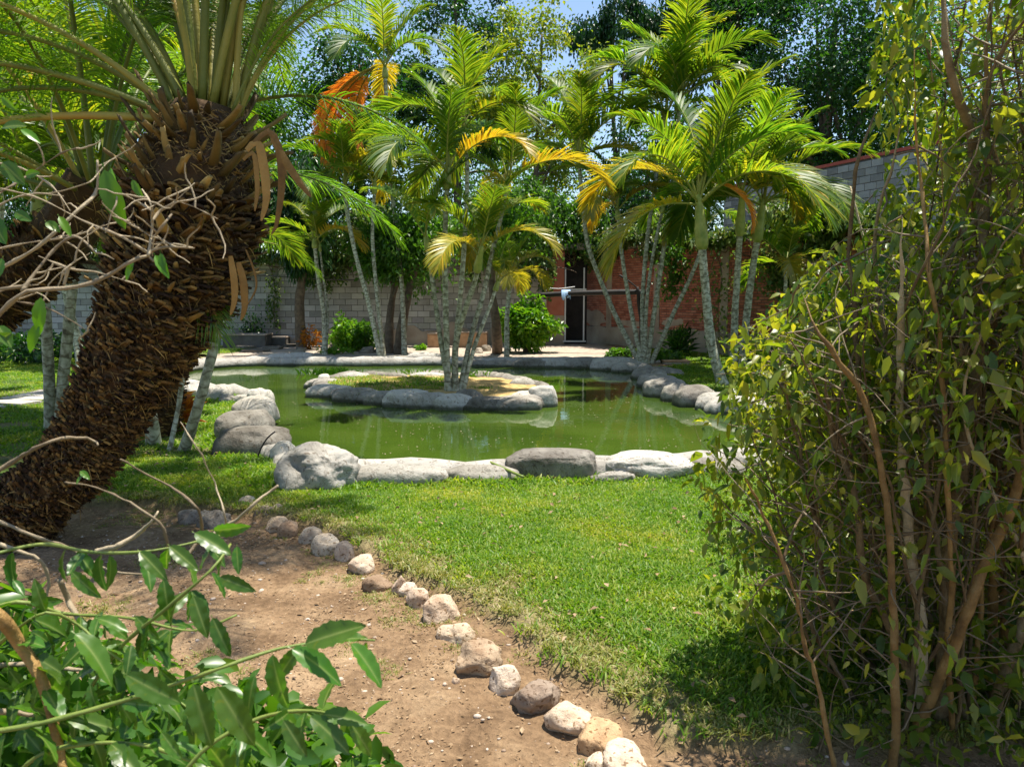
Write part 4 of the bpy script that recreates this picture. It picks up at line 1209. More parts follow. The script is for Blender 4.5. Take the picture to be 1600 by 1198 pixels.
TR = [('dark broad tree behind the wall at the far left edge', -40, 27, (190, 30, 440), .22, 'dark_tree', 60, 22000, dict()),
      ('mid green tree behind the date palm crown', 190, 30, (170, -40, 400), .22, 'mid_tree', 60, 20000, dict()),
      ('dark tree with hanging leaves behind the slim forked palm', 470, 24.2, (62, 215, 400), .16, 'dark_tree', 40, 14000, dict(hang=.7, leaf=(.2, .035))),
      ('mid green tree rising above the grey wall left of the orange frond', 400, 30, (120, 20, 330), .2, 'mid_tree', 45, 15000, dict()),
      ('dark bushy tree behind the slanting thin palm', 570, 29, (90, 30, 380), .2, 'dark_tree', 48, 15000, dict()),
      ('small leafy tree with twin trunks against the grey wall', 612, 22.3, (52, 330, 435), .13, 'mid_tree', 26, 6500, dict(base_px=606, leaf=(.17, .05))),
      ('dark tall tree with sky showing through behind the island palms', 715, 31, (100, -90, 330), .2, 'dark_tree', 56, 19000, dict(airy=.40)),
      ('airy yellow green tree left of the fanning palm crowns', 845, 29, (95, -10, 300), .14, 'light_tree', 64, 13000, dict(airy=.30, leaf=(.15, .05))),
      ('green tree low behind the airy yellow green one', 790, 34, (150, 150, 420), .2, 'mid_tree', 50, 15000, dict()),
      ('dark tree with hanging creepers against the sky', 955, 33, (72, -90, 105), .14, 'dark_tree', 30, 9000, dict(hang=1.2, airy=.30)),
      ('dark tree with a bare pole trunk between creepers and big tree', 1055, 34, (72, -90, 125), .16, 'dark_tree', 30, 9500, dict(hang=.9, airy=.34)),
      ('leafy dark tree over the fanning palms', 1140, 31, (75, -60, 130), .26, 'dark_tree', 34, 12000, dict(airy=.38)),
      ('big dense dark green tree above the tall grey wall', 1285, 28, (135, -60, 300), .3, 'dark_tree', 70, 28000, dict(airy=.42)),
      ('mid green tree at the right beyond the tall grey wall', 1470, 30, (150, -60, 400), .28, 'mid_tree', 60, 20000, dict()),
      ('dark tree behind the fanning palm clump', 1010, 31, (130, 190, 420), .2, 'dark_tree', 50, 16000, dict()),
      ('mid green tree far right behind everything', 1680, 26, (140, 0, 420), .28, 'dark_tree', 40, 12000, dict())]
for k, (lab, px, Y, cr, tr_, mt, nc, nl, kw) in enumerate(TR):
    tree(lab, px, Y, cr, tr_, mt, nc, nl, seed=k, **kw)
# second trunk of the twin tree
t2 = empty('garden_tree', (P(622, 545, 21.8)[0], 21.8, 0), 'dark slim tree leaning right beside the twin trunk tree', 'tree')
mb = MB(); tube(mb, smooth_path([G(624, 553), P(630, 500, 21.8), P(640, 450, 21.8), P(655, 400, 21.8)], 16) - np.array(t2.location), np.linspace(.17, .07, 16), 9, .02, 4, 3); mb.build('trunk', M['bark'], t2)
mb = MB(); c = P(655, 380, 21.8) + rng.normal(size=(3500, 3)) * [.55, .5, .5]; leaves(mb, c - np.array(t2.location), rdir(3500) - [0, 0, .4], .16, .045); tag(mb.build('crown', M['mid_tree'], t2, smooth=False), kind='stuff')
t3 = empty('garden_tree', (P(778, 545, 20.6)[0], 20.6, 0), 'dark thin trunk tree between the tan seat and the bright round shrub', 'tree')
mb = MB(); tube(mb, smooth_path([G(777, 552), P(775, 500, 20.6), P(768, 440, 20.6), P(775, 380, 20.6)], 16) - np.array(t3.location), np.linspace(.17, .06, 16), 9, .03, 4, 3); mb.build('trunk', M['bark'], t3)
mb = MB(); c = P(790, 350, 20.6) + rng.normal(size=(3500, 3)) * [.6, .5, .4]; leaves(mb, c - np.array(t3.location), rdir(3500) - [0, 0, .4], .15, .045); tag(mb.build('crown', M['mid_tree'], t3, smooth=False), kind='stuff')

# ---- creepers along the walls --------------------------------------
def creeper(label, A, B, z0, z1, n, mat, seed, thick=.5, hang=.7, leaf=(.13, .045), name='creeper'):
    r = np.random.default_rng(seed)
    A, B = np.array(A, float), np.array(B, float)
    L = np.linalg.norm(B - A); t_ = (B - A) / L; nn = np.array([t_[1], -t_[0]])
    root = empty(name, (*A, z0), label, 'creeper')
    o_ = np.array(root.location)
    x = r.random(n) * L
    xx = np.column_stack([x, x * 0])
    tops = z1 + .45 * noise2(xx, .9, seed) + .2 * noise2(xx, 3.5, seed + 1)
    bots = z0 - hang * np.clip(noise2(xx, 1.3, seed + 2) + .4 * noise2(xx, 6, seed + 3), -.3, 2)
    u = r.random(n) ** .8
    z = bots + (tops - bots) * u
    dens = fbm(np.column_stack([x, z, x * 0]), 1.6, seed + 4, 2)
    keep = dens > -.45
    y = np.abs(r.normal(size=n)) * thick * .5 + .05 + noise2(np.column_stack([x, z]), 1.5, seed + 8) * .15
    p = np.column_stack([A[0] + t_[0] * x + nn[0] * y, A[1] + t_[1] * x + nn[1] * y, z])[keep]
    k = len(p)
    mb = MB(); s = r.uniform(.6, 1.3, k)
    leaves(mb, p - o_, nrm(rdir(k, r) + [nn[0] * .6, nn[1] * .6, -.6]), leaf[0] * s, leaf[1] * s, r=r)
    tag(mb.build('foliage', M[mat], root, smooth=False), kind='stuff')
    mb = MB()
    for q in range(60):
        x0 = r.random() * L; y0 = r.uniform(.02, .3)
        s = np.array([A[0] + t_[0] * x0 + nn[0] * y0, A[1] + t_[1] * x0 + nn[1] * y0, z0 + r.uniform(-.3, .4)])
        pts = [s]
        for w in range(4): pts.append(pts[-1] + np.array([t_[0], t_[1], 0]) * r.normal() * .25 + [0, 0, r.uniform(-.1, .35)])
        tube(mb, smooth_path(pts, 9) - o_, .014, 4)
    tag(mb.build('runner', M['bark'], root), kind='stuff')
creeper('dark tangled creeper along the top of the grey block wall', (-13.5, 26.0), (1.4, 26.0), 2.45, 4.2, 34000, 'vine', 31, thick=.7, hang=.9)
creeper('bright leafy creeper spilling over the top of the brick wall', BA, BB, 3.0, 3.85, 26000, 'vine', 33, thick=.8, hang=.45)
creeper('dark creeper mass behind the grey wall at left', (-22, 26.0), (-13.2, 26.0), 2.6, 4.4, 12000, 'dark_tree', 35, thick=.7)
creeper('green hedge mass filling the gap above the dark doorway', (-.6, 26.6), (3.2, 27.0), 3.0, 5.2, 9000, 'mid_tree', 36, thick=.9, hang=.5)
# thin climbing strands on the block wall
def strand(label, pxs, Y, n, mat='vine', spread=.1):
    pp = smooth_path([P(x, y, Y) for x, y in pxs], 20)
    root = empty('climbing_strand', pp[0], label, 'creeper')
    mb = MB(); tube(mb, pp - pp[0], .012, 4); mb.build('runner', M['bark'], root)
    c = pp[rng.integers(0, 20, n)] + rng.normal(size=(n, 3)) * [spread, spread * .3, spread]
    c[:, 1] = np.minimum(c[:, 1], Y + .02)
    mb = MB(); leaves(mb, c - pp[0], rdir(n) + [0, -.4, -.5], .11, .04); tag(mb.build('foliage', M[mat], root, smooth=False), kind='stuff')
strand('narrow creeper strand hanging down the grey wall below the cable', [(427, 430), (430, 460), (428, 485), (430, 506)], 26.0, 260, spread=.12)
strand('short dark creeper strand low on the grey wall at left', [(395, 540), (398, 515), (388, 495)], 26.0, 260, 'dark_tree', .22)
strand('leafy creeper hanging beside the fanning palm stems on the brick wall', [(1052, 395), (1054, 420), (1050, 450)], 21.6, 600, 'mid_tree', .22)
strand('dry pale creeper on the brick wall between the ringed palms', [(1125, 545), (1122, 480), (1128, 430), (1120, 395)], 19.6, 350, 'vine', .3)
strand('creeper clump hanging over the brick wall right of the pale palms', [(1215, 395), (1218, 420), (1225, 440)], 18.4, 1100, 'vine', .28)

# ---- bushes ---------------------------------------------------------
def bush(label, px, py_b, w, py_t, mat, n, leaf=(.13, .045), stems=5, name='bush', seed=0, up=.5, dy=0):
    r = np.random.default_rng(seed + 50)
    g = G(px, py_b); Y = g[1] + dy
    hw = w / 2 / F_PX * Y; ht = P(px, py_t, Y)[2]
    root = empty(name, (g[0], Y, -.02), label, 'bush')
    tips = []
    for k in range(stems):
        a = r.uniform(0, 2 * PI); e = np.array([math.cos(a) * hw * r.uniform(.2, .8), math.sin(a) * hw * .6, ht * r.uniform(.55, .9)])
        mb = MB(); pp = smooth_path([[r.normal() * .04, r.normal() * .04, 0], e * [.4, .4, .5], e], 9); tube(mb, pp, np.linspace(.025, .008, 9) * max(ht, .5), 5); mb.build('stem', M['bark'], root)
        tips.append(e)
    q = rdir(n, r) * (.55 + .45 * r.random((n, 1)) ** .5)
    nz = fbm(q, 2.2, seed, 2)[:, None]
    p = q * (1 + .5 * nz) * [hw, hw * .8, ht * .46] + [0, 0, ht * .54]
    p = p[p[:, 2] > .05]
    mb = MB(); s = r.uniform(.6, 1.3, len(p))
    leaves(mb, p, nrm(q[:len(p)] * [1, 1, .6] + r.normal(size=(len(p), 3)) * .5 + [0, 0, up - .4]), leaf[0] * s, leaf[1] * s, r=r)
    tag(mb.build('foliage', M[mat], root, smooth=False), kind='stuff')
    return root
bush('bright round green shrub by the dark doorway', 820, 551, 80, 468, 'bright', 4200, (.17, .05), seed=1)
bush('small round green shrub with yellow tips before the grey wall', 548, 548, 62, 504, 'bright', 1500, (.15, .05), seed=2)
bush('thin croton with orange leaves near the grey wall', 484, 546, 26, 508, 'croton', 220, (.15, .035), seed=3)
bush('taller sprig bush behind the small round green shrub', 536, 545, 22, 492, 'mid_tree', 300, (.18, .04), seed=4)
bush('low leafy plant at the foot of the slanting palm', 572, 549, 34, 505, 'mid_tree', 420, (.15, .05), seed=5)
bush('dark spiky plant against the plastered foot of the brick wall', 1062, 556, 34, 520, 'dark_tree', 320, (.35, .02), seed=6, up=1.4)
bush('low green plants at the foot of the fanning palms', 1040, 566, 50, 548, 'mid_tree', 500, (.12, .05), seed=7)
bush('leafy weeds behind the far rim left of the fanning palms', 972, 558, 44, 545, 'mid_tree', 420, (.14, .06), seed=8)
bush('orange and green bromeliad at the foot of the rough upright trunk', 278, 668, 44, 622, 'croton', 260, (.22, .025), seed=9, up=1.2)
bush('low patch of weeds on the sandy bed behind the pond', 440 + 85, 553, 52, 543, 'bright', 380, (.12, .03), seed=10, up=1)
bush('dark bush at the wall foot left of the leaning trunk', 60, 565, 180, 520, 'dark_tree', 1600, (.14, .05), seed=11)
bush('small weeds at the edge of the patio right of the twin trunks', 657, 547, 18, 538, 'bright', 120, (.12, .04), seed=12)
bush('dark undergrowth beside the ringed palms at the brick wall', 1190, 572, 80, 545, 'dark_tree', 900, (.16, .05), seed=13)
bush('dense dark hedge behind the large right shrub', 1500, 640, 420, 330, 'dark_tree', 16000, (.12, .045), stems=8, seed=14)
# ---- right foreground shrub ------------------------------------------
def twig_path(p0, d, L, r, wob=.35, grav=0.0, n=7):
    pts = [np.array(p0, float)]
    d = nrm(np.array(d, float))
    for k in range(n - 1):
        d = nrm(d + r.normal(size=3) * wob * .4 + [0, 0, -grav])
        pts.append(pts[-1] + d * L / (n - 1))
    return np.array(pts)

LEFT_EDGE = [(-400, 1385), (0, 1395), (60, 1365), (150, 1405), (250, 1430), (330, 1385), (400, 1290), (470, 1235), (520, 1165), (600, 1140), (680, 1100), (760, 1080), (850, 1095),
             (930, 1110), (1000, 1135), (1080, 1165), (1150, 1230), (1250, 1300)]
YS = 2.75
le_z = np.array([P(x, y, YS)[2] for y, x in LEFT_EDGE][::-1]); le_x = np.array([P(x, y, YS)[0] for y, x in LEFT_EDGE][::-1])
def shrub_left(z): return np.interp(z, le_z, le_x) + .05 + .08 * sst(z, 1.7, 2.3)
rs = np.random.default_rng(77)
shr = empty('tall_shrub', (1.5, 2.9, -.06), 'tall many stemmed leafy shrub filling the right side of the view', 'shrub')
so = np.array(shr.location)
XC, YC, YB = 2.15, 2.95, .85
stems_px = [([(1400, 1260), (1385, 980), (1370, 760), (1340, 620), (1300, 560), (1262, 500), (1240, 430)], 9, 'stem_orange', 2.55),
            ([(1450, 1260), (1440, 1000), (1418, 800), (1405, 640), (1403, 420), (1410, 330)], 12, 'stem', 2.7),
            ([(1470, 1260), (1480, 1020), (1492, 850), (1512, 700), (1532, 560), (1545, 400), (1530, 250), (1490, 100), (1470, -120)], 16, 'stem', 2.75),
            ([(1420, 1260), (1500, 960), (1530, 880), (1565, 800), (1605, 660), (1650, 480), (1680, 200)], 12, 'stem_orange', 2.6),
            ([(1330, 1230), (1265, 1020), (1240, 920), (1200, 800), (1170, 740)], 5, 'stem_orange', 2.5),
            ([(1460, 1260), (1425, 1070), (1395, 985), (1350, 900), (1330, 780), (1300, 690), (1280, 560)], 10, 'stem', 2.8),
            ([(1500, 1250), (1490, 900), (1485, 700), (1478, 560), (1462, 420), (1440, 250), (1430, 60)], 6, 'stem_orange', 2.6),
            ([(1560, 1240), (1550, 900), (1560, 560), (1552, 300), (1548, 120), (1560, -80)], 10, 'stem_orange', 2.85),
            ([(1580, 1240), (1575, 900), (1550, 500), (1540, 260)], 8, 'stem_orange', 2.9),
            ([(1440, 1260), (1380, 900), (1355, 640), (1345, 480), (1335, 380), (1350, 250), (1390, 140)], 7, 'stem', 2.9),
            ([(1640, 1240), (1600, 900), (1595, 600), (1600, 300), (1570, 60)], 13, 'stem', 3.0),
            ([(1400, 1250), (1300, 950), (1270, 800), (1240, 640), (1225, 540)], 6, 'stem', 3.0),
            ([(1380, 1240), (1330, 1080), (1260, 920), (1215, 850), (1180, 830)], 6, 'stem', 2.9),
            ([(1520, 1240), (1460, 800), (1450, 600), (1480, 400), (1560, 300), (1590, 180)], 7, 'stem', 2.7),
            ([(1500, 1240), (1445, 940), (1430, 700), (1380, 380), (1410, 240), (1440, 130)], 7, 'stem', 3.1),
            ([(1540, 1240), (1580, 1000), (1640, 850), (1700, 700)], 14, 'stem', 2.7)]
stem_pts = []
for path, wpx, mt, Y in stems_px:
    pts = np.array([P(x, y, Y + (k / len(path) - .3) * .3 * rs.uniform(-1, 1)) for k, (x, y) in enumerate(path)])
    pts[0] = [pts[0][0], pts[0][1] + .05, -.1]
    n = 34
    pp = smooth_path(pts, n) + np.cumsum(rs.normal(size=(n, 3)) * .004, 0)
    mb = MB(); tube(mb, pp - so, wpx * .78 / F_PX * Y * np.linspace(1.1, .45, n) * np.clip((1 - np.linspace(0, 1, n)) * 6, .12, 1), 9, .003, 40, int(wpx) + 3)
    o = mb.build('stem', M[mt], shr)
    v = rs.uniform(.55, 1.15); o.color = (v, v, v, 1)
    stem_pts.append(pp)
for k in range(44):
    xb = rs.uniform(1.25, 2.3); yb_ = rs.uniform(2.65, 3.3); dx = rs.normal() * .35 - .1
    zt = rs.uniform(1.4, 3.3)
    pts = [[xb, yb_, -.1], [xb + dx * .25, yb_ - .03, zt * .4], [xb + dx * .7 + rs.normal() * .06, yb_ - .1, zt * .75], [xb + dx, yb_ - .1 + rs.normal() * .1, zt]]
    if xb + dx < shrub_left(np.array(zt)) + .08: continue
    pp = smooth_path(pts, 26) + np.cumsum(rs.normal(size=(26, 3)) * .005, 0)
    mb = MB(); tube(mb, pp - so, rs.uniform(.004, .010) * np.linspace(1.2, .4, 26), 7, .001, 30, k)
    o = mb.build('stem', M['stem_orange' if k % 3 == 0 else 'stem'], shr); v = rs.uniform(.5, 1.15); o.color = (v, v, v, 1)
    stem_pts.append(pp)
allp = np.concatenate([s[6:] for s in stem_pts])
bmb = MB()
for sp_ in list(stem_pts):
    for k in range(rs.integers(2, 6)):
        i_ = rs.integers(len(sp_) // 5, len(sp_) - 4)
        dr_ = nrm(sp_[i_ + 1] - sp_[i_]) * 1.0 + rs.normal(size=3) * [.5, .4, .2]
        bp2 = twig_path(sp_[i_], dr_, rs.uniform(.4, 1.0), rs, .35, -.04, 9)
        if bp2[-1][0] < shrub_left(bp2[-1][2]) + .05: continue
        tube(bmb, smooth_path(bp2, 18) - so, np.linspace(1, .25, 18) * rs.uniform(.004, .009), 6, .001, 40, k)
        stem_pts.append(bp2)
tag(bmb.build('branch', M['stem'], shr), kind='stuff')
allp = np.concatenate([s[6:] if len(s) > 12 else s[1:] for s in stem_pts])
tw = MB(); lp, ld = [], []
def inside(p, m=0.0):
    xl = shrub_left(p[..., 2])
    a = np.maximum(XC - xl, .3)
    return ((p[..., 0] - XC) / a) ** 2 * (p[..., 0] < XC) + ((p[..., 1] - YC) / YB) ** 2 < 1 + m
for k in range(1900):
    p0 = allp[rs.integers(len(allp))]
    tgt = np.array([rs.uniform(-1, .8), rs.normal() * .8, rs.uniform(-.35, .6)])
    L = rs.uniform(.15, .6)
    pts = twig_path(p0, tgt, L, rs, .5, .03)
    if not inside(pts[-1], .05): pts = pts[:4]
    if not inside(pts[-1], .15): continue
    tube(tw, smooth_path(pts, 8) - so, np.linspace(.004, .0011, 8) * rs.uniform(.5, 1.2), 4, cap=False)
    if rs.random() < .25: continue
    m_ = rs.integers(3, 11)
    q = pts[rs.integers(max(1, len(pts) - 3), len(pts), m_)] + rs.normal(size=(m_, 3)) * .035
    if p0[2] < .9: q = q[:max(1, m_ // 2)]
    lp.append(q); ld.append(nrm(rs.normal(size=(len(q), 3)) * .7 + nrm(pts[-1] - pts[0]) * .4 - [0, 0, .55]))
tag(tw.build('twig', M['twig'], shr), kind='stuff')
# free outer foliage through the volume
n = 60000
z = rs.uniform(-.0, 3.3, n)
xl = shrub_left(z)
a = np.maximum(XC - xl, .3)
th = rs.uniform(0, 2 * PI, n); rad = rs.random(n) ** .5
p = np.column_stack([XC + np.cos(th) * rad * a * np.where(np.cos(th) > 0, 1.2, 1), YC + np.sin(th) * rad * YB, z])
cl = fbm(p, 4.5, 61, 2)
back = sst(p[:, 1], YC - .15, YC + .35)
dens = np.interp(z, [0, .4, .9, 1.6, 2.2], [.25, .4, .5, .35, .2]) * (1 - back) + back * np.interp(z, [0, 1.4, 2.0, 2.6], [-.8, -.8, -.2, .2])
keep = (cl > dens + .33 - .5 * np.clip(rad - .3, 0, 1)) & (rad > np.interp(z, [0, 1.2, 2], [.55, .4, .1]))
p = p[keep]
lp.append(p); ld.append(nrm(rs.normal(size=(len(p), 3)) * .8 - [0, 0, .7]))
lp, ld = np.concatenate(lp), np.concatenate(ld)
# clip anything outside the outline
ok = inside(lp, .12) & (lp[:, 2] > .02)
lp, ld = lp[ok], ld[ok]
ln = rs.uniform(.028, .085, len(lp)) * np.where(rs.random(len(lp)) < .3, 1.0, .72) 
# leaves that show largest and freest: nearest to the viewer -> parts
score = lp[:, 1] + (lp[:, 0] > 1.9) * 2 - .25 * (shrub_left(lp[:, 2]) > lp[:, 0] - .25)
order = np.argsort(score + rs.uniform(0, .5, len(lp)))
first, rest = order[:280], order[280:]
mb = MB(); leaves(mb, lp[rest] - so, ld[rest], ln[rest], ln[rest] * .23, shape='full', r=rs)
tag(mb.build('foliage', M['shrub'], shr, smooth=True), kind='stuff')
def leaf_mesh(name, L, W, mat, serr=0.0, wave=.0, curl=.2, n=14, seed=0, pet=.12):
    r = np.random.default_rng(seed)
    t = np.linspace(0, 1, n)
    w = W * np.sin(PI * t ** .85) ** .75 + .0004
    z = -curl * L * t ** 2
    zig = np.where(np.arange(n) % 2, 1.0, -1.0) * serr
    v = []; md = [1, 1, 1]
    v.append([0, 0, 0]); v.append([0, .0012, 0]); v.append([0, -.0012, 0])
    off = pet * L
    for k in range(n):
        x = off + t[k] * L
        s1, s2 = 1 + zig[k], 1 + zig[k] * .9
        wv = wave * L * math.sin(k * 1.7 + seed) * min(1, 3 * t[k])
        v += [[x + (-.01 if zig[k] > 0 else .0) * L, w[k] * s1, z[k] + w[k] * .35 + wv], [x, w[k] * .5, z[k] + w[k] * .2 + wv * .3], [x, 0, z[k]],
              [x, -w[k] * .5, z[k] + w[k] * .2 - wv * .3], [x, -w[k] * s2, z[k] + w[k] * .35 - wv]]
        md += [0, 0, 1, 0, 0]
    f = [[0, 2, 3 + 2], [0, 5, 1]]
    for k in range(n - 1):
        b = 3 + k * 5
        for q in range(4):
            f.append([b + q, b + q + 1, b + q + 6, b + q + 5])
    m = MB(); m.add(np.array(v), f, mid=np.array(md))
    return m.mesh(name, mat)
shl = [leaf_mesh('leaf', .075, .0165, M['shrub'], 0, .012, .15 + .1 * k, 7, k) for k in range(5)]
def place_leaf(par, me, p, d, s, r, roll=.6, col=None, upv=(0, 0, 1)):
    d = nrm(np.asarray(d, float)); up = nrm(np.array(upv) + r.normal(size=3) * roll)
    y = nrm(np.cross(up, d)); zz = np.cross(d, y)
    o = link('leaf', me, par)
    o.location = Vector(p - np.array(par.location))
    o.rotation_euler = Matrix(np.array([d, y, zz]).T.tolist()).to_euler()
    o.scale = (s, s, s)
    if col is None:
        v = r.uniform(.75, 1.3); col = (v * r.uniform(.85, 1.25), v, v * .85, 1)
    o.color = col
    return o
for q in first:
    place_leaf(shr, shl[q % 5], lp[q], ld[q], ln[q] / .075 * 1.15, rs, .8)

# long wispy tree branches top right (same shrub family) and a second shrub added behind to block sun and darken the gaps
shr2 = empty('tall_shrub', (2.9, 4.9, -.02), 'leafy shrub added as dark backing behind the tall right shrub', 'shrub')
r2 = np.random.default_rng(5)
n = 44000
q = rdir(n, r2) * (.4 + .6 * r2.random((n, 1)) ** .5)
lo_ = (np.arange(n) % 2 == 0)[:, None]
p = q * (1 + .2 * fbm(q, 2.5, 3, 2)[:, None])
p = np.where(lo_, p * [1.25, .9, .9] + [2.75, 4.6, .75], p * [1.1, .9, 1.3] + [3.7, 4.9, 1.5])
p = p[p[:, 2] > .03]
mb = MB(); s = r2.uniform(.045, .09, len(p)); leaves(mb, p - np.array(shr2.location), rdir(len(p), r2) - [0, 0, .5], s, s * .27, r=r2)
tag(mb.build('foliage', M['shrub'], shr2, smooth=False), kind='stuff')
for k in range(9):
    b = np.array([2.9 + r2.uniform(-.6, .4), 4.9 + r2.uniform(-.3, .3), -.05]); e = np.array([2.9 + r2.uniform(-1.1, 1.0), 4.9 + r2.uniform(-.6, .6), r2.uniform(2, 3)])
    mb = MB(); tube(mb, smooth_path([b, (b + e) / 2 + r2.normal(size=3) * .12, e], 12) - np.array(shr2.location), np.linspace(.022, .006, 12), 6); mb.build('stem', M['stem'], shr2)

und = empty('low_plant', (1.7, 2.8, -.06), 'low dark leafy undergrowth at the foot of the tall right shrub', 'plant')
n = 9000
p = np.column_stack([rs.uniform(1.0, 3.2, n), rs.uniform(2.45, 4.0, n), rs.random(n) ** 1.4 * .55])
ed_ = (p[:, 0] - 1.0) - .5 * np.maximum(0, 2.9 - p[:, 1]) + .25 * noise2(p[:, :2], 3, 51)
p = p[(ed_ > 0) & (p[:, 2] < .12 + .5 * ed_) & (fbm(p, 5, 52, 2) > -.15)]
mb = MB(); s = rs.uniform(.03, .075, len(p)); leaves(mb, p - np.array(und.location), nrm(rdir(len(p), rs) + [0, 0, .1]), s, s * .26, shape='full', r=rs)
tag(mb.build('foliage', M['shrub'], und), kind='stuff')
mb = MB()
for k in range(120):
    b_ = np.array([rs.uniform(1.1, 3), rs.uniform(2.6, 3.8), -.05]); pp = twig_path(b_, rs.normal(size=3) * .5 + [0, 0, 1], rs.uniform(.2, .55), rs, .3)
    tube(mb, pp - np.array(und.location), np.linspace(.004, .0015, len(pp)), 4, cap=False)
tag(mb.build('sprig', M['twig'], und), kind='stuff')

# ---- lower left glossy shrub ------------------------------------------
rl = np.random.default_rng(21)
ls_ = empty('glossy_shrub', (-.75, .75, -.06), 'glossy green shrub with toothed leaves in the lower left corner', 'shrub')
gl = [leaf_mesh('leaf', .085, .016, M['gloss'], .075, .022, c_, 15, k + 3, .08) for k, c_ in enumerate((.1, .2, .32, .16, .4, .25))]
br = [([(-60, 1150), (60, 1130), (200, 1092), (320, 1052), (440, 1012), (540, 1000), (585, 1000)], 1.05, 4, 'green_stem'),
      ([(-60, 880), (60, 850), (140, 862), (220, 862), (290, 850), (350, 835)], 1.25, 3, 'green_stem'),
      ([(90, 1260), (120, 1120), (180, 1020), (260, 950), (330, 890), (360, 850)], 1.15, 4, 'green_stem'),
      ([(250, 1260), (320, 1170), (410, 1120), (490, 1110), (545, 1125)], 1.0, 4, 'green_stem'),
      ([(-60, 930), (0, 965), (30, 1005), (66, 1065), (90, 1160), (110, 1260)], 1.1, 11, 'stem_orange'),
      ([(-40, 1040), (60, 960), (120, 975), (160, 1010), (230, 1060), (300, 1110)], 1.15, 3, 'green_stem'),
      ([(-40, 960), (30, 940), (100, 958), (200, 965), (300, 985), (370, 960)], 1.2, 3, 'green_stem'),
      ([(0, 1260), (60, 1180), (200, 1160), (330, 1200), (420, 1230)], 1.05, 4, 'green_stem')]
dry = [([(-40, 760), (20, 722), (70, 694), (120, 684), (152, 688), (158, 697)], 1.4, 4), ([(285, 880), (318, 830), (312, 790), (270, 756), (235, 738), (195, 715)], 1.45, 2.6),
       ([(300, 850), (330, 835), (365, 815), (400, 785), (425, 762), (438, 752)], 1.6, 4), ([(262, 858), (256, 825), (225, 800), (160, 760), (100, 752)], 1.35, 2.6),
       ([(-30, 800), (50, 840), (110, 862), (170, 900), (240, 905)], 1.4, 3), ([(150, 862), (185, 850), (210, 838), (232, 820), (246, 800)], 1.5, 5),
       ([(-20, 1040), (60, 1040), (130, 1050), (200, 1036)], 1.3, 4), ([(95, 905), (110, 940), (130, 985), (128, 1010)], 1.3, 5),
       ([(-20, 1110), (40, 1112), (80, 1108)], 1.2, 5), ([(352, 836), (350, 800), (340, 760), (310, 700), (285, 665)], 1.4, 1.8), ([(0, 850), (60, 880), (70, 930), (40, 960)], 1.35, 3)]
gp = []
for path, Y, w, mt in br:
    pp = smooth_path([P(x, y, Y + rl.uniform(-.04, .04)) for x, y in path], 26)
    mb = MB(); tube(mb, pp - np.array(ls_.location), w / F_PX * Y * np.linspace(1.2, .5, 26), 7, .001, 40, 2); mb.build('branch', M[mt], ls_)
    gp.append(pp)
for path, Y, w in dry:
    pp = smooth_path([P(x, y, Y + rl.uniform(-.05, .05)) for x, y in path], 20)
    pp = pp + np.cumsum(rl.normal(size=pp.shape) * .0012, 0)
    mb = MB(); tube(mb, pp - np.array(ls_.location), w / F_PX * Y * np.linspace(1.1, .4, 20), 6, .001, 40, 2); mb.build('dry_twig', M['twig'], ls_)
# hero leaves (base pixel, tip pixel)
hero = [((300, 830), (368, 880), 1.05, 1.2), ((330, 828), (396, 838), 1.08, 1.0), ((215, 858), (262, 915), 1.1, 1.1), ((262, 850), (312, 902), 1.1, 1.), ((112, 985), (192, 1072), .95, 1.3),
        ((192, 1050), (284, 1120), .95, 1.3), ((300, 1060), (330, 1190), .92, 1.4), ((335, 1065), (400, 1190), .95, 1.4), ((255, 900), (265, 985), 1.15, 1.1), ((300, 925), (325, 1010), 1.1, 1.1),
        ((450, 1010), (545, 1075), .98, 1.2), ((425, 1015), (440, 1130), .98, 1.25), ((470, 1008), (590, 985), .98, 1.1), ((545, 1000), (606, 1086), .96, 1.2), ((480, 1115), (555, 1190), .95, 1.2),
        ((440, 1120), (480, 1198), .95, 1.2), ((500, 1115), (580, 1135), .96, .9), ((140, 1065), (150, 1130), 1.1, 1.), ((250, 1140), (285, 1200), 1.0, 1.1), ((30, 1130), (70, 1195), 1.1, 1.),
        ((340, 900), (398, 935), 1.12, 1.1), ((370, 850), (372, 905), 1.1, .8), ((110, 890), (150, 945), 1.2, 1.), ((150, 965), (205, 990), 1.15, 1.), ((330, 960), (360, 1040), 1.1, 1.), ((20, 905), (40, 935), 1.2, .9),
        ((210, 960), (245, 1010), 1.15, .9), ((235, 990), (270, 1055), 1.15, 1.), ((80, 1100), (95, 1190), 1.1, 1.1), ((400, 1050), (380, 1130), 1.0, 1.), ((130, 740), (118, 760), 1.4, .5), ((125, 735), (140, 752), 1.4, .5)]
for k, (a, b, Y, s) in enumerate(hero):
    p0 = P(*a, Y); p1 = P(*b, Y - .02)
    Lh = np.linalg.norm(p1 - p0)
    place_leaf(ls_, gl[k % 6], p0, p1 - p0 + [0, 0, .15 * Lh], Lh / .108, rl, .35, upv=(-.1, -.75, .7))
for pp in gp:
    for k in range(13):
        i_ = rl.integers(3, 26)
        d = nrm(rl.normal(size=3) * .55 + [.25, -.1, -.5])
        v = rl.uniform(.6, 1.1)
        place_leaf(ls_, gl[rl.integers(6)], pp[i_], d, rl.uniform(.5, .85), rl, .5, upv=(0, -.4, .8))
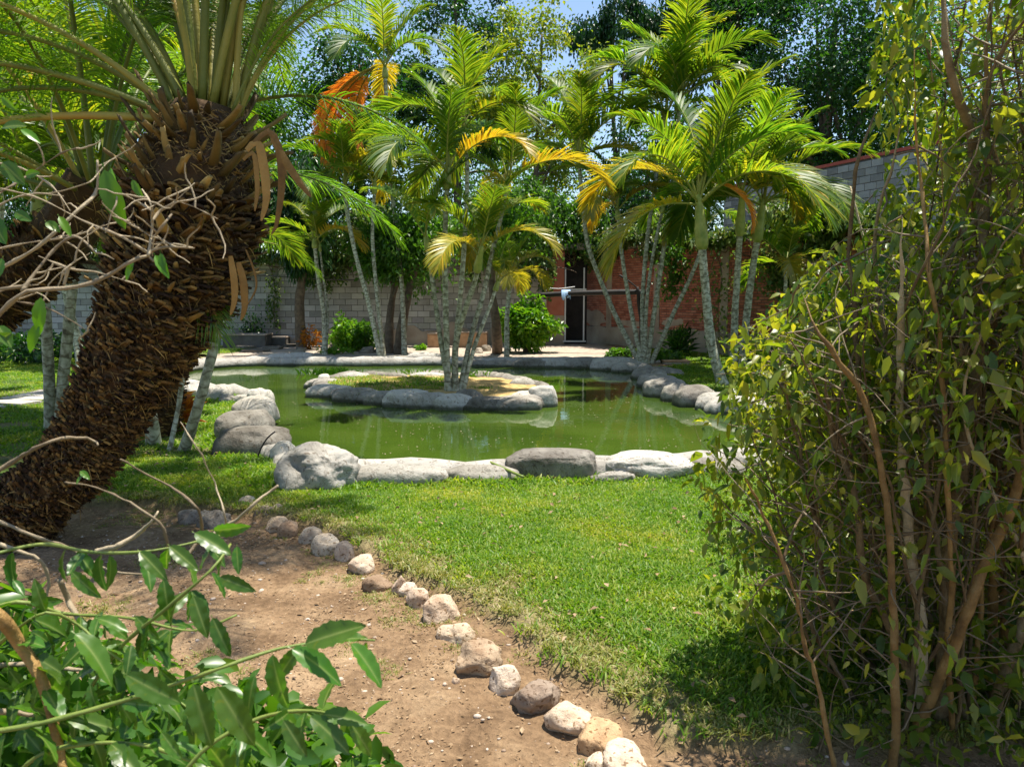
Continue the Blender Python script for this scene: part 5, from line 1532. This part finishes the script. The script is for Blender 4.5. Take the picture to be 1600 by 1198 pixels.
for k in range(230):
    px, py = rl.uniform(-80, 400), rl.uniform(960, 1260)
    if px > 470 - (1198 - py) * 1.1: continue
    p0 = P(px, py, rl.uniform(1.1, 1.5))
    place_leaf(ls_, gl[rl.integers(6)], p0, rl.normal(size=3) * .6 + [.1, 0, -.5], rl.uniform(.5, .85), rl, .5, upv=(0, -.3, .8))

n = 7500
c = np.column_stack([rl.uniform(-1.5, -.28, n), rl.uniform(1.15, 1.75, n), rl.uniform(.35, 1.08, n)])
c = c[c[:, 2] < 1.04 - .36 * (c[:, 0] + 1.1) - .2 * (c[:, 1] - 1.2) + .05 * noise2(c[:, :2], 4, 3)]
mb = MB(); s_ = rl.uniform(.05, .085, len(c)); leaves(mb, c - np.array(ls_.location), rdir(len(c), rl) - [0, 0, .6], s_, s_ * .22, shape='full', r=rl)
tag(mb.build('foliage', M['gloss'], ls_), kind='stuff')
# ---- upper left bare branch --------------------------------------------
ub = empty('bare_branch_shrub', (-1.1, 1.35, -.06), 'nearly bare pale branched shrub reaching in at the left edge', 'shrub')
uo = np.array(ub.location)
main = [([(-120, 620), (-60, 560), (-10, 500), (40, 456), (85, 452), (130, 446), (170, 430), (205, 408), (232, 400), (240, 408)], 1.3, 8),
        ([(-100, 470), (-20, 455), (30, 448), (60, 445)], 1.35, 6),
        ([(-80, 330), (0, 300), (50, 270), (95, 240), (120, 232)], 1.4, 4), ([(-60, 360), (20, 310), (90, 300), (140, 285)], 1.45, 3),
        ([(35, 455), (60, 420), (90, 385), (120, 370), (150, 395)], 1.35, 5), ([(232, 400), (238, 350), (236, 320), (222, 296)], 1.3, 4),
        ([(238, 345), (250, 330), (272, 316), (304, 286)], 1.3, 3), ([(238, 330), (215, 315), (180, 298)], 1.3, 2.4), ([(262, 310), (300, 322), (340, 342)], 1.32, 2.6),
        ([(236, 370), (210, 352), (200, 340)], 1.3, 2.2), ([(238, 392), (262, 386), (304, 388)], 1.3, 3), ([(240, 372), (255, 352), (268, 335)], 1.3, 4), ([(232, 396), (190, 370), (130, 345), (60, 310), (-20, 290)], 1.34, 3),
        ([(0, 420), (60, 385), (120, 330), (150, 300), (152, 250)], 1.5, 5), ([(60, 400), (110, 420), (150, 425), (200, 440)], 1.45, 2.5), ([(-30, 395), (40, 380), (110, 370), (170, 350)], 1.5, 3),
        ([(100, 445), (110, 415), (140, 396)], 1.32, 3), ([(20, 470), (70, 480), (110, 500), (140, 520)], 1.4, 2.2), ([(-40, 250), (30, 262), (80, 290), (110, 330)], 1.5, 2.5)]
utw = MB(); ends = []
ru = np.random.default_rng(4)
for path, Y, w in main:
    pp = smooth_path([P(x, y, Y + ru.uniform(-.03, .03)) for x, y in path], 22)
    mb = MB(); tube(mb, pp - uo, (.55 * w) / F_PX * Y * np.linspace(1.15, .55, 22), 7, .0012, 40, 2); mb.build('branch', M['twig'], ub)
    for k in range(3):
        i_ = ru.integers(3, 22)
        tp = twig_path(pp[i_], ru.normal(size=3) + [.2, 0, .1], ru.uniform(.03, .1), ru, .5)
        tube(utw, tp - uo, np.linspace(.0018, .0008, len(tp)), 5, cap=False)
    ends.append(pp)
pp0 = smooth_path([[-1.15, 1.35, -.1], [-1.2, 1.34, .6], P(-120, 620, 1.3)], 12)
mb = MB(); tube(mb, pp0 - uo, np.linspace(.016, .011, 12), 8); mb.build('branch', M['twig'], ub)
tag(utw.build('twig', M['twig'], ub), kind='stuff')
ulf = [leaf_mesh('leaf', .07, .012, M['bright'], .05, .01, .2, 9, 30), leaf_mesh('leaf', .06, .016, M['gloss'], .05, .01, .15, 9, 31)]
for a, b, Y, m_ in (((160, 255), (188, 350), 1.3, 0), ((172, 258), (180, 300), 1.32, 0), ((205, 278), (220, 308), 1.3, 0), ((240, 395), (262, 430), 1.28, 0), ((250, 392), (258, 425), 1.28, 0), ((65, 458), (58, 520), 1.3, 0), ((60, 500), (45, 548), 1.3, 0),
                    ((-10, 535), (18, 520), 1.2, 1), ((-5, 505), (20, 545), 1.2, 1), ((0, 200), (42, 192), 1.3, 1), ((30, 200), (60, 218), 1.35, 0), ((38, 275), (62, 268), 1.3, 1), ((0, 250), (40, 290), 1.3, 1), ((20, 330), (50, 345), 1.4, 1),
                    ((90, 335), (110, 365), 1.4, 0), ((210, 405), (195, 435), 1.3, 0), ((5, 400), (-10, 440), 1.3, 1), ((70, 345), (95, 362), 1.4, 1), ((0, 150), (20, 170), 1.4, 0), ((-20, 330), (10, 385), 1.3, 1)):
    p0, p1 = P(*a, Y), P(*b, Y - .01); Lh = np.linalg.norm(p1 - p0)
    place_leaf(ub, ulf[m_], p0, p1 - p0, Lh / .075, ru, .3, upv=(.2, -.9, .3))

# small bits: bamboo stick, dark curved stalk, weeds
mb = MB(); pp = smooth_path([P(762, 720, 6.95), P(790, 733, 6.7), P(818, 745, 6.5)], 12); tube(mb, pp, .013, 8, .0015, 20, 3)
tag(mb.build('bamboo_stick', M['green_stem'], origin=pp[0]), 'green bamboo stick resting on the near pond rim beside the long boulder', 'stick')
mb = MB(); pp = smooth_path([G(402, 716), P(408, 700, 7.6), P(418, 684, 7.6), P(430, 674, 7.6)], 12); tube(mb, pp, .008, 5)
tag(mb.build('plant_stalk', M['dark'], origin=pp[0]), 'dark curved bare stalk left of the big front boulder', 'stalk')

# ---- lawn, litter -------------------------------------------------------
def scatter_tufts(name, pts, scl, tufts, kind='stuff'):
    me = bpy.data.meshes.new(name)
    me.vertices.add(len(pts)); me.vertices.foreach_set('co', pts.ravel())
    me.attributes.new('scl', 'FLOAT', 'POINT').data.foreach_set('value', scl)
    me.attributes.new('rz', 'FLOAT', 'POINT').data.foreach_set('value', rng.uniform(0, 6.28, len(pts)))
    o = link(name, me); o['kind'] = kind
    c = bpy.data.collections.new(name + '_source')
    for t in tufts:
        c.objects.link(bpy.data.objects.new(name + '_tuft', t))
    ng = bpy.data.node_groups.new(name, 'GeometryNodeTree')
    ng.interface.new_socket('Geometry', in_out='INPUT', socket_type='NodeSocketGeometry')
    ng.interface.new_socket('Geometry', in_out='OUTPUT', socket_type='NodeSocketGeometry')
    gi, go = ng.nodes.new('NodeGroupInput'), ng.nodes.new('NodeGroupOutput')
    ci = ng.nodes.new('GeometryNodeCollectionInfo'); ci.inputs[0].default_value = c; ci.inputs['Separate Children'].default_value = True; ci.inputs['Reset Children'].default_value = True
    ip = ng.nodes.new('GeometryNodeInstanceOnPoints'); ip.inputs['Pick Instance'].default_value = True
    a1 = ng.nodes.new('GeometryNodeInputNamedAttribute'); a1.data_type = 'FLOAT'; a1.inputs[0].default_value = 'scl'
    a2 = ng.nodes.new('GeometryNodeInputNamedAttribute'); a2.data_type = 'FLOAT'; a2.inputs[0].default_value = 'rz'
    cx = ng.nodes.new('ShaderNodeCombineXYZ')
    L = ng.links
    L.new(a2.outputs[0], cx.inputs[2])
    L.new(gi.outputs[0], ip.inputs['Points']); L.new(ci.outputs[0], ip.inputs['Instance']); L.new(cx.outputs[0], ip.inputs['Rotation']); L.new(a1.outputs[0], ip.inputs['Scale'])
    L.new(ip.outputs[0], go.inputs[0])
    md = o.modifiers.new('tufts', 'NODES'); md.node_group = ng
    return o

def tuft(nb, rad, hmin, hmax, w, mat, seed, lean=.8):
    r = np.random.default_rng(seed)
    b = r.normal(size=(nb, 3)) * [rad * .5, rad * .5, 0]; b[:, 2] = -.008
    az = r.uniform(0, 2 * PI, nb); ln_ = r.uniform(.15, lean, nb)
    d = np.stack([np.cos(az) * ln_, np.sin(az) * ln_, np.full(nb, 1.0)], 1); d = nrm(d)
    s = np.stack([-np.sin(az), np.cos(az), az * 0], 1)
    s = nrm(s + r.normal(size=(nb, 3)) * .3)
    h = r.uniform(hmin, hmax, nb)[:, None]
    out = np.stack([np.cos(az), np.sin(az), az * 0], 1)
    V = []
    for t, ww in ((0, .8), (.4, 1), (.75, .75), (1, .08)):
        c = b + d * h * t + out * h * .45 * t * t * ln_[:, None] * 1.5 - [0, 0, 1] * h * .22 * t ** 3
        V += [c - s * w * ww, c + s * w * ww]
    k = np.arange(nb)[:, None] * 8
    mb = MB(); mb.add(np.stack(V, 1).reshape(-1, 3), np.concatenate([k + [0, 1, 3, 2], k + [2, 3, 5, 4], k + [4, 5, 7, 6]]))
    return mb.mesh('tuft', M[mat])
green = [tuft(34, .08, .025, .066, .0040, 'grass', 200 + k) for k in range(5)]
greenf = [tuft(26, .13, .03, .07, .006, 'grass', 220 + k) for k in range(4)]
dryt = [tuft(22, .07, .02, .05, .0034, 'grass_dry', 240 + k, 1.2) for k in range(4)]

def region(n, x0, x1, y0, y1):
    p = np.column_stack([rng.uniform(x0, x1, n), rng.uniform(y0, y1, n)])
    px = CX + F_PX * p[:, 0] / np.maximum(p[:, 1], .1)
    p = p[(px > -140) & (px < 1740)]
    return p, fields(p)
def lawn_pts(n, *b, drymode=False):
    p, f = region(n, *b)
    ok = (f['soil'] < .3) & (f['sp'] > .17) & (f['pave'] < .3) & (f['sand'] < .3)
    dr = f['dry'] + rng.uniform(-.25, .25, len(p))
    ok &= (dr > .42) if drymode else (dr < .62)
    if not drymode:
        ok &= rng.random(len(p)) > f['dry'] * .5
    p = p[ok]
    return np.column_stack([p, f['z'][ok]])
q = lawn_pts(36000, -4.5, 4.2, 2.5, 7.6)
scatter_tufts('lawn_grass', q, rng.uniform(.7, 1.15, len(q)), green)
p_, f_ = region(60000, -6, 5, 5.8, 17)
ok_ = (f_['sp'] > .15) & (f_['sp'] < .42) & (f_['soil'] < .3) & (f_['pave'] < .3) & (f_['sand'] < .3) & (rng.random(len(p_)) < .5)
q = np.column_stack([p_[ok_], f_['z'][ok_]])[:2600]
scatter_tufts('rim_grass', q, rng.uniform(1.1, 2.0, len(q)), green)
q = lawn_pts(26000, -15, 12, 7.6, 24)
scatter_tufts('far_lawn_grass', q, rng.uniform(.8, 1.3, len(q)), greenf)
q = lawn_pts(26000, -4.5, 4.2, 2.4, 7.6, drymode=True)
scatter_tufts('dry_grass', q, rng.uniform(.6, 1.1, len(q)), dryt)
# sparse weeds on the soil, path edge and island
p, f = region(9000, -3, 3, 2.3, 6.5)
ok = (f['soil'] > .6) & ((noise2(p, 1.8, 44) > .55) | ((f['sa'] > -.34) & (noise2(p, 4, 46) > .1)) & (rng.random(len(p)) < .5))
q = np.column_stack([p[ok], f['z'][ok]])
scatter_tufts('path_weeds', q, rng.uniform(.3, .75, len(q)), dryt)
p, f = region(6000, -5, 2, 10, 17)
ok = (f['si'] < -.1) & (noise2(p, 1.1, 12) + .25 * (p[:, 0] < -1.2) - .35 * (p[:, 0] > -.9) > .05)
q = np.column_stack([p[ok], f['z'][ok]])[:1500]
scatter_tufts('island_grass', q, rng.uniform(.5, 1.7, len(q)), dryt + greenf[:1])
p, f = region(900, -8, 4, 17.2, 21)
ok = (f['sp'] > .3) & (f['pave'] < .3) & (noise2(p, 1.4, 14) > .1)
q = np.column_stack([p[ok], f['z'][ok]])
scatter_tufts('bed_grass', q, rng.uniform(.8, 2.2, len(q)), greenf[:2] + dryt[:1])
# aquatic tuft between rim and island
wt = empty('water_plant', (P(520, 575, 16.9)[0], 16.9, WATER_Z - .3), 'dark green reeds standing in the water left behind the island', 'water plant')
mb = MB(); nb = 160; b = rng.normal(size=(nb, 3)) * [.33, .16, 0]; leaves(mb, b + [0, 0, .2], nrm(rng.normal(size=(nb, 3)) * .6 + [0, 0, 1]), .42, .014, droop=.3); mb.build('blades', M['mid_tree'], wt, smooth=False)['kind'] = 'stuff'
for x_, y_, lab in ((640, 587, 'thin grass blades sprouting behind the island rim, left of centre'), (740, 590, 'thin grass blades sprouting behind the island rim by the palm stems')):
    g = G(x_, y_, .05); wt = empty('weed_tuft', g, lab, 'weed')
    mb = MB(); nb = 36; leaves(mb, rng.normal(size=(nb, 3)) * [.2, .08, 0], nrm(rng.normal(size=(nb, 3)) * .5 + [0, 0, 1]), .26, .009, droop=.3); mb.build('blades', M['bright'], wt, smooth=False)['kind'] = 'stuff'

# litter on the path
p, f = region(60000, -3.4, 2.6, 2.2, 6.2)
ok = (f['soil'] > .5) & (rng.random(len(p)) < .25 + .5 * (noise2(p, 1.5, 70) > -.1))
p = np.column_stack([p[ok], f['z'][ok] + .004])
n = len(p)
az = rng.uniform(0, 2 * PI, n)
mb = MB(); s = rng.uniform(.006, .022, n) * np.where(rng.random(n) < .06, 2.2, 1)
leaves(mb, p, np.stack([np.cos(az), np.sin(az), rng.uniform(-.1, .35, n)], 1), s, s * rng.uniform(.12, .3, n), r=rng, droop=.0)
tag(mb.build('leaf_litter', M['litter'], smooth=False), kind='stuff')
p, f = region(5200, -3.2, 2.6, 2.2, 6)
ok = f['soil'] > .4
p = np.column_stack([p[ok], f['z'][ok]])
v0, f0 = ico(1)
mb = MB(); n = len(p); s = rng.gamma(2, .0022, n)[:, None, None]
sh = rng.uniform(.6, 1.3, (n, 1, 3)) * [1, 1, .6]
V = v0[None] * s * sh + p[:, None, :]
mb.add(V.reshape(-1, 3), (f0[None] + (np.arange(n) * len(v0))[:, None, None]).reshape(-1, 3))
tag(mb.build('gravel', M['pebble']), kind='stuff')
p, f = region(900, -4, 4, 2.6, 8)
ok = (f['soil'] < .3) & (f['sp'] > .3)
p = np.column_stack([p[ok], f['z'][ok] + .045]); n = len(p)
mb = MB(); s = rng.uniform(.02, .055, n)
leaves(mb, p, rng.normal(size=(n, 3)) * [1, 1, .25], s, s * .25, r=rng, droop=.1)
tag(mb.build('fallen_leaves', M['litter'], smooth=False), kind='stuff')
# specks floating on the water
p = np.column_stack([rng.uniform(-6, 5, 3500), 7.2 + 11 * rng.random(3500) ** 1.3])
sp, si = poly_sd(p, RIM), poly_sd(p, ISLAND)
ok = (sp < -.25) & (si > .25) & (noise2(p, .9, 17) + noise2(p, 4, 18) * .5 > .1)
p = np.column_stack([p[ok], np.full(ok.sum(), WATER_Z + .004)])
n = len(p); az = rng.uniform(0, 2 * PI, n)
mb = MB(); s = rng.uniform(.008, .028, n); leaves(mb, p, np.stack([np.cos(az), np.sin(az), az * 0], 1), s, s * .4, up=np.tile([0, 0, 1.0], (n, 1)), droop=0)
tag(mb.build('pollen_debris', M['pebble'], smooth=False), kind='stuff')
